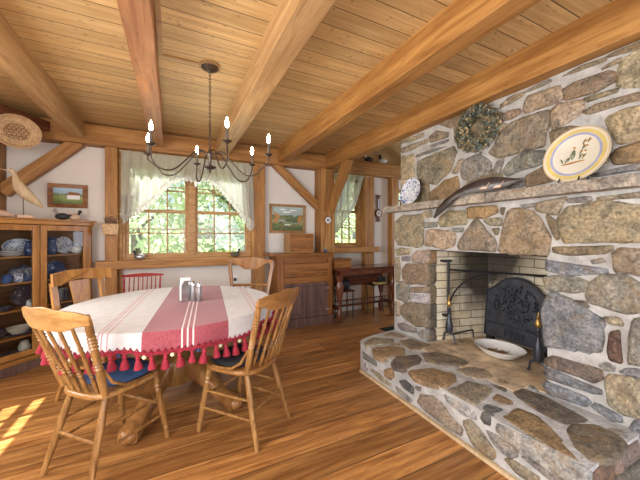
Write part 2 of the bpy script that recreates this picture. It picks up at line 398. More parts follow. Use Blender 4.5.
def timber(name, mat, p0, p1, w_, h_, parent=None, bevel=.008, wob=.004, seed=0):
    """a hewn timber from p0 to p1, its own X axis along the grain"""
    p0, p1 = Vector(p0), Vector(p1); L = (p1 - p0).length; n = max(2, int(L / .25)); mb = MB()
    rr = random.Random(seed + int(L * 100)); vs = []
    for i in range(n + 1):
        x = L * i / n
        for a, b in ((-1, -1), (1, -1), (1, 1), (-1, 1)):
            j = 0 if i in (0, n) else 1
            vs.append((x, a * w_ / 2 + j * rr.uniform(-wob, wob), b * h_ / 2 + j * rr.uniform(-wob, wob)))
    fs = [(i * 4 + k, i * 4 + (k + 1) % 4, i * 4 + 4 + (k + 1) % 4, i * 4 + 4 + k) for i in range(n) for k in range(4)] + [(3, 2, 1, 0), (n * 4, n * 4 + 1, n * 4 + 2, n * 4 + 3)]
    mb.add(vs, fs)
    d = (p1 - p0).normalized(); up = Vector((0, 0, 1)) if abs(d.z) < .99 else Vector((1, 0, 0))
    y = up.cross(d).normalized(); z = d.cross(y)
    o = mb.build(name, mat, parent, bevel=bevel)
    o.matrix_basis = Matrix.Translation(p0) @ Matrix((d, y, z)).transposed().to_4x4()
    return o
def copy_tree(o, parent=None):
    c = o.copy(); COL.objects.link(c); c.parent = parent
    for ch in list(o.children): copy_tree(ch, c)
    return c

# ================================================================ THE SETTING
XL, XR, YB, YR = -1.75, 5.6, 4.45, -2.5        # plaster faces of the room; YR is the wall behind the lens
ZC = 2.62
struct(box('floor', 'floor', XL - .15, XR + .15, YR - .15, YB + .15, -.08, 0))
struct(box('ceiling', 'ceil', XL - .15, 2.30, YR - .15, YB + .15, ZC, ZC + .1))
struct(box('ceiling', 'ceil', 2.30, XR + .15, YR - .15, YB + .15, 3.05, 3.15))
def wall_y(name, y0, y1, x0, x1, zt, holes, mat='plaster'):
    """a wall in the XZ plane with rectangular holes (x0, x1, z0, z1), holes sorted along X"""
    mb = MB(); x = x0
    for a, b, c, d in holes:
        mb.box(x, a, y0, y1, 0, zt); mb.box(a, b, y0, y1, 0, c); mb.box(a, b, y0, y1, d, zt); x = b
    mb.box(x, x1, y0, y1, 0, zt); return struct(mb.build(name, mat))
def wall_x(name, x0, x1, y0, y1, zt, holes, mat='plaster'):
    mb = MB(); y = y0
    for a, b, c, d in holes:
        mb.box(x0, x1, y, a, 0, zt); mb.box(x0, x1, a, b, 0, c); mb.box(x0, x1, a, b, d, zt); y = b
    mb.box(x0, x1, y, y1, 0, zt); return struct(mb.build(name, mat))
W1 = (-.57, 1.055, 1.0, 2.24); W2 = (2.42, 3.02, 1.11, 2.33); W3 = (3.80, 4.5, 1.2, 2.2)
wall_y('wall_back', YB, YB + .15, XL - .15, XR + .15, 3.05, [W1, W2, W3])
wall_x('wall_left', XL - .15, XL, YR, YB, ZC, [(-.6, 1.4, .85, 2.05), (2.05, 2.9, .70, 1.97)])
wall_x('wall_right', XR, XR + .15, YR, YB, 3.05, [(2.6, 4.1, 1.0, 2.2)])
wall_y('wall_rear', YR - .15, YR, XL - .15, XR + .15, 3.05, [(-1.3, 2.1, .1, 2.3)])
# fascia where the low boarded ceiling stops beside the last beam
struct(box('trim_1', 'beamX', 2.30, 2.33, 2.7, YB, ZC - .02, 3.05))

struct(box('trim_4', 'ceil', 2.34, XR, 4.40, YB, 2.605, 3.05))
# --- windows
def window(name, hole, y, nx, cols, rows_top, rows_bot, casing=.05):
    x0, x1, z0, z1 = hole
    mb = MB(); c = casing
    mb.box(x0, x0 + c, y, y + .12, z0, z1); mb.box(x1 - c, x1, y, y + .12, z0, z1)
    mb.box(x0 + c, x1 - c, y, y + .12, z1 - .03, z1); mb.box(x0 + c, x1 - c, y, y + .12, z0, z0 + .03)
    w_ = (x1 - x0 - 2 * c) / nx; m = .045
    for i in range(1, nx): mb.box(x0 + c + w_ * i - m, x0 + c + w_ * i + m, y - .012, y + .12, z0 + .03, z1 - .03)
    fr = struct(mb.build(name, 'trimw', bevel=.004))
    zm = z0 + .03 + (z1 - z0 - .06) * .505
    for i in range(nx):
        a = x0 + c + w_ * i + (m if i else 0); b = x0 + c + w_ * (i + 1) - (m if i < nx - 1 else 0)
        for lo, hi, yy, rows in ((z0 + .03, zm + .02, y + .035, rows_bot), (zm - .02, z1 - .03, y + .07, rows_top)):
            s = MB(); r = .036
            s.box(a, a + r, yy, yy + .032, lo, hi); s.box(b - r, b, yy, yy + .032, lo, hi)
            s.box(a + r, b - r, yy, yy + .032, lo, lo + r + .008); s.box(a + r, b - r, yy, yy + .032, hi - r, hi)
            iw, ih = (b - a - 2 * r), (hi - lo - 2 * r)
            for k in range(1, cols): s.box(a + r + iw * k / cols - .008, a + r + iw * k / cols + .008, yy + .004, yy + .028, lo + r, hi - r)
            for k in range(1, rows):
                zz = lo + r + ih * k / rows
                s.box(a + r, b - r, yy + .004, yy + .028, zz - .008, zz + .008)
                s.box(a + r, b - r, yy + .05, yy + .06, zz + .046, zz + .060)     # bar of the storm sash behind
            so_ = s.build('sash', 'trimw', fr)
            MB().box(a + r, b - r, yy + .014, yy + .018, lo + r, hi - r).build('glass_pane', 'glass', so_)
    return fr
window('window_1', W1, YB - .01, 2, 3, 2, 2, .045)
window('window_2', W2, YB - .01, 1, 3, 2, 2)
window('window_3', W3, YB - .01, 1, 2, 2, 2)
struct(box('window_1_sill', 'beamX', -.80, 1.12, 4.26, YB, .90, 1.0, bevel=.008))
struct(box('window_2_sill', 'beamX', 2.16, 3.27, 4.24, YB, 1.02, 1.11, bevel=.008))
# side windows beside and behind the lens (light comes in through them)
def bare_window(name, ax, hole, y):
    a, b, c, d = hole; mb = MB(); t = .05
    def bx(u0, u1, z0, z1):
        if ax == 'x': mb.box(y, y + .06, u0, u1, z0, z1)
        else: mb.box(u0, u1, y, y + .06, z0, z1)
    bx(a, a + t, c, d); bx(b - t, b, c, d); bx(a, b, c, c + t); bx(a, b, d - t, d)
    n = max(2, round((b - a) / .32))
    for i in range(1, n): bx(a + (b - a) * i / n - .012, a + (b - a) * i / n + .012, c, d)
    for k in range(1, 4): z = c + (d - c) * k / 4; bx(a, b, z - .012, z + .012)
    return struct(mb.build(name, 'trimw'))
bare_window('window_4', 'x', (-.6, 1.4, .85, 2.05), XL - .12)
bare_window('window_5', 'x', (2.05, 2.9, .70, 1.97), XL - .12)
bare_window('window_6', 'y', (-1.3, 2.1, .1, 2.3), YR - .12)

# --- timber frame
def tim(name, *a, **k): return struct(timber(name, *a, **k))
tim('plate_beam', 'beamX', (XL, 4.37, 2.485), (XR, 4.37, 2.485), .17, .235)
for n_, (x0, x1, zb, mt) in enumerate(((-1.035, -.905, 2.425, 'beamT'), (-.235, -.092, 2.425, 'beamR'), (.54, .705, 2.42, 'beamT'), (1.42, 1.555, 2.405, 'beamL'), (2.215, 2.335, 2.385, 'beamL'))):
    tim('ceiling_beam', mt, ((x0 + x1) / 2, YR, (zb + ZC + .01) / 2), ((x0 + x1) / 2, 4.30, (zb + ZC + .01) / 2), x1 - x0, ZC + .01 - zb, seed=n_)
def post(x0, x1, y0=4.30, mt='post', z1=2.37): return struct(box('timber_post', mt, x0, x1, y0, YB, 0, z1, bevel=.008))
post(-1.75, -1.62); post(-.715, -.59, 4.31); post(-.59, -.555, 4.40, 'trimw'); post(1.055, 1.235, 4.32)
post(2.10, 2.34, 4.20); post(2.34, 2.42, 4.40, 'trimw'); post(3.02, 3.22, 4.33); post(3.61, 3.78, 4.33)
tim('knee_brace', 'beamX', (-1.625, 4.37, 1.77), (-.965, 4.37, 2.40), .10, .13)
tim('knee_brace', 'beamX', (1.40, 4.37, 2.40), (2.14, 4.37, 1.76), .10, .115)
tim('knee_brace', 'beamX', (2.275, 4.22, 1.72), (2.275, 3.66, 2.42), .10, .14)
tim('corner_brace', 'dred', (-1.74, 3.59, 2.51), (-1.20, 4.36, 2.51), .08, .11)
tim('rafter', 'dred', (4.0, 4.3, 2.62), (3.0, 2.75, 3.0), .12, .16)
struct(box('trim_2', 'trimw', -.088, -.058, -1.0, 2.46, ZC - .014, ZC + .004))
struct(box('trim_3', 'trimw', -.058, .22, 2.445, 2.465, ZC - .010, ZC + .004))
struct(box('baseboard_back', 'hutchz', 1.24, 2.10, 4.43, YB, 0, .12))

# ================================================================ OUTSIDE THE WINDOWS
lawn = MB().grid(20, 12, lambda u, v: (-22 + 50 * u, 4.8 + 30 * v, -.35 + .12 * math.sin(u * 17) + .1 * math.sin(v * 13 + u * 5) + v * 1.2)).build('lawn_ground', 'lawn', smooth=True)
struct(lawn)
def tree(loc, h, r, mat, n, label, seed, z0=.25):
    rr = random.Random(seed); root = thing('leafy_tree', label, 'tree', loc, 0, 'trees outside the windows')
    tr = MB().tube([(0, 0, -.3), (.05, .02, h * .35), (-.04, .03, h * .7), (0, 0, h * .92)], [h * .03, h * .024, h * .015, h * .005], 8)
    for k in range(6):
        a = rr.uniform(0, 2 * PI); z = h * rr.uniform(.3, .7)
        tr.tube([(0, 0, z), (math.cos(a) * r * .4, math.sin(a) * r * .4, z + r * .3), (math.cos(a) * r * .8, math.sin(a) * r * .8, z + r * .45)], [h * .012, h * .008, .01], 6)
    tr.build('trunk', 'bark', root, smooth=True)
    vs = []; fs = []
    blobs = [(rr.gauss(0, r * .42), rr.gauss(0, r * .42), rr.uniform(h * z0, h), r * rr.uniform(.18, .38)) for _ in range(34)]
    for i in range(n):
        b = blobs[rr.randrange(len(blobs))]; d = Vector((rr.gauss(0, 1), rr.gauss(0, 1), rr.gauss(0, .8))).normalized() * b[3] * rr.uniform(.6, 1.05)
        c = Vector(b[:3]) + d; s = rr.uniform(.06, .13)
        x = Vector((rr.gauss(0, 1), rr.gauss(0, 1), rr.gauss(0, 1))).normalized(); y = x.cross(Vector((rr.gauss(0, 1), rr.gauss(0, 1), rr.gauss(0, 1)))).normalized()
        k = len(vs); vs += [c - x * s, c - y * s * .5, c + x * s, c + y * s * .5]; fs.append((k, k + 1, k + 2, k + 3))
    MB().add(vs, fs).build('foliage', mat, root)
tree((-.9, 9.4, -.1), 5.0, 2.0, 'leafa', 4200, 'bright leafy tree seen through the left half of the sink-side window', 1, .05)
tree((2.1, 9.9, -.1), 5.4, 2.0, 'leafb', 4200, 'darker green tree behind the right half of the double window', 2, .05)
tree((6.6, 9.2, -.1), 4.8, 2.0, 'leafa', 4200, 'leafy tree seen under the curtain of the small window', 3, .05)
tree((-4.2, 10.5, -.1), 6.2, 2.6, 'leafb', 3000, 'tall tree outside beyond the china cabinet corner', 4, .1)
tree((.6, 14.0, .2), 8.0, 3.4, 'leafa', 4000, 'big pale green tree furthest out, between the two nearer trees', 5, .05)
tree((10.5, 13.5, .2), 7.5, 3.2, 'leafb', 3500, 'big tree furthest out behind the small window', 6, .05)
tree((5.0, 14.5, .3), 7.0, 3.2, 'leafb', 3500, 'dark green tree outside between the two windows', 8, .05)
STONES_UPPER = [('l', [(2.634, 2.39), (2.416, 2.365), (2.401, 2.323), (2.618, 2.344)]), ('l', [(2.387, 2.365), (2.289, 2.363), (2.282, 2.324), (2.378, 2.327)]), ('t', [(2.618, 2.283), (2.248, 2.289), (2.222, 2.246), (2.585, 2.225)]), ('l', [(2.611, 2.191), (2.431, 2.17), (2.416, 1.921), (2.601, 1.93)]), ('l', [(2.601, 1.919), (2.416, 1.91), (2.409, 1.652), (2.601, 1.66)]), ('g', [(2.387, 2.16), (2.157, 2.163), (2.012, 2.144), (2.157, 2.137), (2.387, 2.132)]), ('B', [(2.378, 2.083), (2.059, 2.099), (1.933, 2.114), (1.896, 2.068), (1.967, 1.917), (2.107, 1.828), (2.316, 1.851), (2.378, 1.935)]), ('t', [(2.203, 2.286), (2.12, 2.33), (1.989, 2.27), (1.989, 2.233), (2.183, 2.236)]), ('g', [(2.183, 2.21), (1.989, 2.209), (1.978, 2.187), (2.157, 2.183)]), ('t', [(1.933, 1.883), (1.869, 1.979), (1.821, 1.978), (1.879, 1.873)]), ('G', [(1.842, 1.892), (1.797, 1.972), (1.681, 1.98), (1.591, 1.925), (1.566, 1.879), (1.591, 1.81), (1.738, 1.785), (1.827, 1.818)]), ('g', [(1.549, 1.802), (1.507, 1.89), (1.451, 1.901), (1.491, 1.791)]), ('G', [(1.467, 1.803), (1.42, 1.863), (1.311, 1.913), (1.191, 1.897), (1.16, 1.855), (1.191, 1.806), (1.339, 1.786), (1.428, 1.764)]), ('o', [(2.183, 1.74), (2.036, 1.816), (1.89, 1.838), (1.869, 1.735), (1.944, 1.671), (2.183, 1.65)]), ('b', [(2.38, 1.819), (2.222, 1.806), (2.209, 1.653), (2.38, 1.649)]), ('B', [(1.566, 1.985), (1.491, 2.101), (1.398, 2.149), (1.311, 2.157), (1.16, 2.16), (1.147, 2.114), (1.185, 1.931), (1.375, 1.937), (1.491, 1.918)]), ('b', [(1.29, 1.739), (1.191, 1.778), (1.153, 1.784), (1.082, 1.715), (1.071, 1.687), (1.283, 1.658)]), ('p', [(1.123, 2.146), (1.082, 2.178), (0.957, 2.154), (0.952, 2.108), (0.983, 2.068), (1.071, 2.033), (1.117, 2.028)]), ('t', [(1.283, 2.286), (1.263, 2.314), (1.094, 2.304), (1.076, 2.262), (1.076, 2.202), (1.276, 2.203), (1.297, 2.225)]), ('b', [(1.043, 2.261), (0.983, 2.286), (0.836, 2.278), (0.809, 2.253), (0.809, 2.206), (0.892, 2.183), (1.037, 2.193)]), ('b', [(0.937, 2.165), (0.8, 2.161), (0.8, 2.137), (0.927, 2.135)]), ('b', [(0.947, 2.081), (0.873, 2.102), (0.7, 2.1), (0.646, 2.098), (0.646, 2.044), (0.766, 2.059), (0.912, 2.055)]), ('l', [(0.783, 2.17), (0.778, 2.273), (0.757, 2.325), (0.7, 2.322), (0.646, 2.314), (0.646, 2.125), (0.7, 2.133)]), ('b', [(0.859, 2.313), (0.783, 2.333), (0.774, 2.305), (0.854, 2.299)]), ('b', [(1.071, 2.36), (0.962, 2.378), (0.854, 2.371), (0.85, 2.345), (0.983, 2.35)]), ('b', [(0.836, 2.373), (0.783, 2.379), (0.7, 2.378), (0.646, 2.373), (0.646, 2.33), (0.818, 2.358)]), ('g', [(1.311, 2.364), (1.141, 2.38), (1.135, 2.35), (1.29, 2.347)]), ('t', [(1.475, 2.34), (1.398, 2.363), (1.325, 2.362), (1.311, 2.334), (1.398, 2.317), (1.475, 2.308)]), ('b', [(1.459, 2.248), (1.413, 2.261), (1.339, 2.249), (1.332, 2.209), (1.398, 2.195), (1.459, 2.201)]), ('l', [(0.836, 1.98), (0.827, 2.012), (0.766, 2.025), (0.7, 2.011), (0.646, 2.007), (0.646, 1.845), (0.783, 1.845), (0.818, 1.926)]), ('o', [(0.783, 1.811), (0.7, 1.817), (0.646, 1.812), (0.646, 1.71), (0.8, 1.722), (0.818, 1.773)]), ('g', [(0.912, 1.684), (0.7, 1.7), (0.646, 1.699), (0.646, 1.667), (0.892, 1.662)]), ('b', [(1.123, 2.003), (1.026, 2.005), (0.854, 1.92), (0.845, 1.767), (0.912, 1.721), (1.026, 1.731), (1.105, 1.787)]), ('b', [(1.748, 1.77), (1.681, 1.844), (1.574, 1.84), (1.475, 1.773), (1.491, 1.712), (1.609, 1.681), (1.719, 1.696)]), ('t', [(1.838, 1.721), (1.777, 1.774), (1.757, 1.693), (1.827, 1.684)]), ('b', [(1.912, 2.384), (1.757, 2.417), (1.557, 2.34), (1.609, 2.194), (1.738, 2.063), (1.858, 2.094), (1.912, 2.228)]), ('b', [(2.083, 2.386), (1.967, 2.422), (1.933, 2.392), (1.944, 2.303)]), ('g', [(1.444, 1.72), (1.311, 1.728), (1.311, 1.662), (1.428, 1.664)]), ('b', [(1.507, 2.241), (1.483, 2.28), (1.483, 2.209)]), ('t', [(1.532, 2.145), (1.475, 2.182), (1.42, 2.164), (1.499, 2.111)])]
STONES_FACE = [('o2', [(2.579, 1.443), (2.483, 1.504), (2.223, 1.499), (2.184, 1.457), (2.184, 1.241), (2.223, 1.201), (2.546, 1.213), (2.579, 1.278)]), ('t', [(2.184, 1.526), (2.082, 1.548), (2.058, 1.48), (2.171, 1.476)]), ('g', [(2.158, 1.427), (1.999, 1.43), (2.011, 1.384), (2.145, 1.378)]), ('o2', [(1.953, 1.474), (1.865, 1.522), (1.724, 1.503), (1.695, 1.45), (1.714, 1.401), (1.931, 1.391), (1.976, 1.429)]), ('o', [(1.676, 1.524), (1.648, 1.538), (1.445, 1.528), (1.437, 1.475), (1.543, 1.442), (1.667, 1.449)]), ('d', [(1.407, 1.51), (1.369, 1.507), (1.384, 1.456), (1.399, 1.464)]), ('p', [(2.12, 1.339), (2.046, 1.356), (1.844, 1.335), (1.813, 1.283), (1.834, 1.212), (1.931, 1.191), (2.132, 1.213)]), ('g', [(1.834, 1.37), (1.724, 1.368), (1.733, 1.334), (1.823, 1.335)]), ('B', [(1.753, 1.249), (1.648, 1.407), (1.595, 1.413), (1.477, 1.292), (1.445, 1.239), (1.469, 1.192), (1.724, 1.19), (1.763, 1.214)]), ('t', [(1.543, 1.419), (1.51, 1.433), (1.399, 1.435), (1.399, 1.375), (1.493, 1.378)]), ('b', [(1.469, 1.354), (1.414, 1.36), (1.422, 1.315), (1.445, 1.308)]), ('t2', [(1.414, 1.195), (1.384, 1.33), (1.34, 1.461), (1.312, 1.495), (1.185, 1.464), (1.136, 1.38), (1.083, 1.287), (1.094, 1.182), (1.27, 1.18), (1.399, 1.18)]), ('g', [(1.257, 1.518), (1.166, 1.524), (1.166, 1.496), (1.243, 1.496)]), ('p', [(1.148, 1.522), (1.005, 1.539), (0.999, 1.526), (1.037, 1.441), (1.071, 1.443), (1.154, 1.475)]), ('b', [(1.1, 1.425), (1.083, 1.43), (1.032, 1.376), (1.026, 1.294), (1.043, 1.281), (1.065, 1.319)]), ('g', [(0.984, 1.53), (0.874, 1.536), (0.865, 1.511), (0.874, 1.501), (0.968, 1.504)]), ('t', [(0.819, 1.524), (0.664, 1.532), (0.613, 1.535), (0.613, 1.5), (0.815, 1.506)]), ('t2', [(1.026, 1.414), (0.973, 1.473), (0.828, 1.49), (0.722, 1.469), (0.613, 1.453), (0.613, 1.28), (0.759, 1.278), (0.984, 1.269), (1.021, 1.325)]), ('b', [(1.054, 1.229), (0.793, 1.243), (0.784, 1.221), (0.819, 1.197), (0.953, 1.183), (1.043, 1.191)]), ('s', [(1.094, 1.143), (0.932, 1.124), (0.81, 1.117), (0.806, 1.089), (0.973, 1.058), (1.1, 1.076)]), ('g', [(0.865, 1.159), (0.819, 1.174), (0.802, 1.152), (0.856, 1.136)]), ('B', [(0.763, 1.194), (0.742, 1.228), (0.664, 1.226), (0.613, 1.223), (0.613, 1.095), (0.687, 1.103), (0.755, 1.106)]), ('G', [(1.1, 1.024), (1.037, 1.044), (0.932, 1.045), (0.893, 1.026), (0.884, 0.98), (0.963, 0.955), (1.083, 0.954)]), ('G', [(0.879, 0.945), (0.865, 1.018), (0.81, 1.066), (0.726, 1.076), (0.656, 1.043), (0.613, 0.998), (0.634, 0.927), (0.726, 0.885), (0.802, 0.902), (0.865, 0.912)]), ('s', [(1.106, 0.799), (1.071, 0.924), (1.026, 0.925), (0.953, 0.889), (0.828, 0.816), (0.815, 0.785), (0.828, 0.643), (0.865, 0.607), (1.094, 0.592), (1.106, 0.641)]), ('d', [(0.947, 0.908), (0.893, 0.913), (0.874, 0.881), (0.888, 0.872)]), ('t', [(0.81, 0.838), (0.742, 0.854), (0.726, 0.825), (0.73, 0.808), (0.776, 0.807)]), ('r', [(0.784, 0.748), (0.742, 0.772), (0.734, 0.615), (0.784, 0.613), (0.793, 0.655)]), ('G', [(0.702, 0.729), (0.687, 0.841), (0.645, 0.862), (0.606, 0.847), (0.606, 0.643), (0.664, 0.636), (0.702, 0.632)]), ('r2', [(1.088, 0.502), (1.037, 0.527), (0.828, 0.534), (0.824, 0.49), (0.865, 0.449), (1.083, 0.458)]), ('s', [(1.094, 0.395), (1.071, 0.437), (0.837, 0.42), (0.833, 0.393), (0.884, 0.381), (1.083, 0.367)]), ('s', [(1.1, 0.314), (1.088, 0.345), (0.903, 0.342), (0.884, 0.328), (0.893, 0.281), (1.065, 0.277)]), ('s', [(0.86, 0.298), (0.837, 0.333), (0.742, 0.315), (0.734, 0.286), (0.776, 0.269)]), ('t', [(0.793, 0.486), (0.776, 0.515), (0.664, 0.541), (0.606, 0.546), (0.606, 0.373), (0.664, 0.357), (0.726, 0.34), (0.784, 0.365)]), ('s', [(0.734, 0.555), (0.71, 0.586), (0.664, 0.599), (0.62, 0.606), (0.62, 0.56), (0.664, 0.552)]), ('g', [(0.828, 0.557), (0.793, 0.587), (0.759, 0.572), (0.767, 0.547), (0.81, 0.535)]), ('s', [(0.702, 0.255), (0.679, 0.322), (0.627, 0.361), (0.606, 0.261), (0.664, 0.236)]), ('b', [(2.452, 0.939), (2.377, 0.998), (2.132, 1.029), (2.132, 0.836), (2.392, 0.809), (2.452, 0.854)]), ('p', [(2.306, 1.106), (2.264, 1.149), (2.132, 1.155), (2.132, 1.058), (2.306, 1.035)]), ('t', [(2.579, 1.146), (2.483, 1.171), (2.363, 1.165), (2.377, 1.113), (2.546, 1.093)]), ('g', [(2.483, 1.075), (2.363, 1.093), (2.363, 1.041), (2.468, 1.033)]), ('t', [(2.579, 1.036), (2.514, 1.062), (2.499, 0.912), (2.514, 0.824), (2.579, 0.805)]), ('G', [(2.562, 0.752), (2.468, 0.809), (2.377, 0.78), (2.363, 0.678), (2.422, 0.615), (2.546, 0.624)]), ('b', [(2.348, 0.753), (2.306, 0.78), (2.132, 0.807), (2.132, 0.758), (2.306, 0.729)]), ('v', [(2.32, 0.696), (2.132, 0.739), (2.132, 0.652), (2.32, 0.625)]), ('b', [(2.483, 0.528), (2.392, 0.6), (2.132, 0.633), (2.132, 0.43), (2.278, 0.401), (2.452, 0.45)]), ('t', [(2.579, 0.573), (2.499, 0.568), (2.499, 0.46), (2.562, 0.423)]), ('G', [(2.53, 0.344), (2.452, 0.375), (2.278, 0.37), (2.278, 0.33), (2.483, 0.292)]), ('g', [(2.237, 0.342), (2.132, 0.401), (2.132, 0.294), (2.184, 0.288)])]
STONES_HEARTH_TOP = [('t', [(1.674, 2.383), (1.828, 2.464), (1.972, 2.36), (1.898, 2.272), (1.711, 2.306), (1.636, 2.314)]), ('t', [(1.986, 2.488), (2.115, 2.532), (2.151, 2.372), (2.063, 2.348)]), ('o', [(1.642, 2.228), (1.829, 2.218), (1.912, 2.122), (1.807, 2.018), (1.576, 2.014), (1.575, 2.108)]), ('b', [(1.994, 2.255), (2.133, 2.28), (2.202, 2.063), (2.118, 2.02), (1.943, 2.052)]), ('b', [(1.863, 2.259), (1.958, 2.242), (1.913, 2.177), (1.838, 2.214)]), ('d', [(1.612, 1.929), (1.724, 1.987), (1.893, 1.951), (1.861, 1.872), (1.774, 1.806), (1.61, 1.787), (1.571, 1.845)]), ('d2', [(1.971, 1.936), (2.101, 1.922), (2.154, 1.797), (2.164, 1.614), (2.045, 1.631), (1.918, 1.735), (1.891, 1.813)]), ('o', [(1.627, 1.74), (1.805, 1.69), (1.873, 1.563), (1.808, 1.492), (1.663, 1.453), (1.608, 1.542), (1.586, 1.635)]), ('B', [(1.668, 1.392), (1.884, 1.437), (1.943, 1.299), (1.778, 1.241), (1.665, 1.221), (1.663, 1.311)]), ('t', [(1.97, 1.589), (2.13, 1.589), (2.182, 1.523), (2.102, 1.397), (1.988, 1.419), (1.953, 1.523)]), ('b', [(2.069, 1.346), (2.13, 1.349), (2.137, 1.296), (2.088, 1.273), (2.046, 1.309)]), ('d', [(1.99, 1.337), (2.028, 1.257), (1.976, 1.224), (1.968, 1.287)]), ('o', [(1.818, 1.208), (1.899, 1.235), (1.908, 1.138), (1.868, 1.121), (1.824, 1.155)]), ('s2', [(1.673, 1.181), (1.736, 1.186), (1.766, 1.112), (1.674, 1.113)]), ('d', [(2.011, 1.193), (2.11, 1.187), (2.135, 1.091), (2.104, 0.957), (2.09, 0.854), (2.051, 0.842), (1.93, 0.873), (1.928, 0.955), (1.981, 1.115)]), ('o', [(1.694, 1.05), (1.846, 1.072), (1.867, 0.985), (1.808, 0.876), (1.709, 0.745), (1.669, 0.708), (1.651, 0.759), (1.671, 0.891)]), ('d2', [(1.879, 0.832), (1.953, 0.842), (2.071, 0.793), (2.049, 0.704), (2.006, 0.659), (1.863, 0.647), (1.731, 0.677), (1.793, 0.765)]), ('g', [(2.096, 0.752), (2.132, 0.716), (2.105, 0.676), (2.056, 0.683)]), ('s', [(2.195, 1.235), (2.228, 1.188), (2.178, 1.125), (2.174, 1.185)])]
STONES_HEARTH_FRONT = [('g', [(2.368, 0.194), (2.181, 0.179), (2.166, 0.14), (2.368, 0.137)]), ('t', [(2.256, 0.077), (2.152, 0.092), (1.989, 0.074), (1.976, 0.047), (2.095, 0.036)]), ('o', [(2.054, 0.149), (1.951, 0.207), (1.926, 0.151), (1.976, 0.105), (2.041, 0.103)]), ('s2', [(1.866, 0.136), (1.797, 0.174), (1.711, 0.158), (1.721, 0.108), (1.797, 0.104)]), ('s2', [(1.69, 0.175), (1.63, 0.195), (1.64, 0.161), (1.67, 0.154)]), ('G', [(1.914, 0.075), (1.843, 0.075), (1.732, 0.057), (1.753, 0.031), (1.866, 0.032)]), ('p', [(1.67, 0.065), (1.63, 0.136), (1.518, 0.182), (1.449, 0.168), (1.4, 0.133), (1.301, 0.097), (1.301, 0.046), (1.433, 0.042), (1.592, 0.046)]), ('l2', [(1.416, 0.238), (1.338, 0.237), (1.223, 0.245), (1.203, 0.201), (1.293, 0.183), (1.392, 0.197)]), ('s2', [(1.151, 0.264), (1.102, 0.273), (1.102, 0.216), (1.139, 0.207), (1.158, 0.226)]), ('t', [(1.265, 0.13), (1.223, 0.172), (1.158, 0.149), (1.084, 0.09), (1.072, 0.057), (1.108, 0.028), (1.21, 0.04)]), ('G', [(1.114, 0.174), (1.05, 0.179), (0.953, 0.168), (0.953, 0.142), (0.994, 0.109), (1.078, 0.127)]), ('l2', [(1.05, 0.251), (0.913, 0.261), (0.722, 0.266), (0.677, 0.256), (0.67, 0.216), (0.722, 0.178), (0.778, 0.166), (0.943, 0.175), (1.055, 0.209)]), ('t', [(1.027, 0.071), (0.989, 0.102), (0.847, 0.102), (0.884, 0.05), (0.953, 0.047)]), ('g', [(0.933, 0.15), (0.889, 0.168), (0.762, 0.163), (0.786, 0.122)]), ('l2', [(2.351, 0.105), (2.287, 0.102), (2.287, 0.046), (2.351, 0.039)]), ('t', [(0.754, 0.15), (0.714, 0.175), (0.615, 0.171), (0.649, 0.122)]), ('t', [(2.335, 0.017), (2.241, 0.01), (2.123, -0.002), (2.241, -0.008)])]

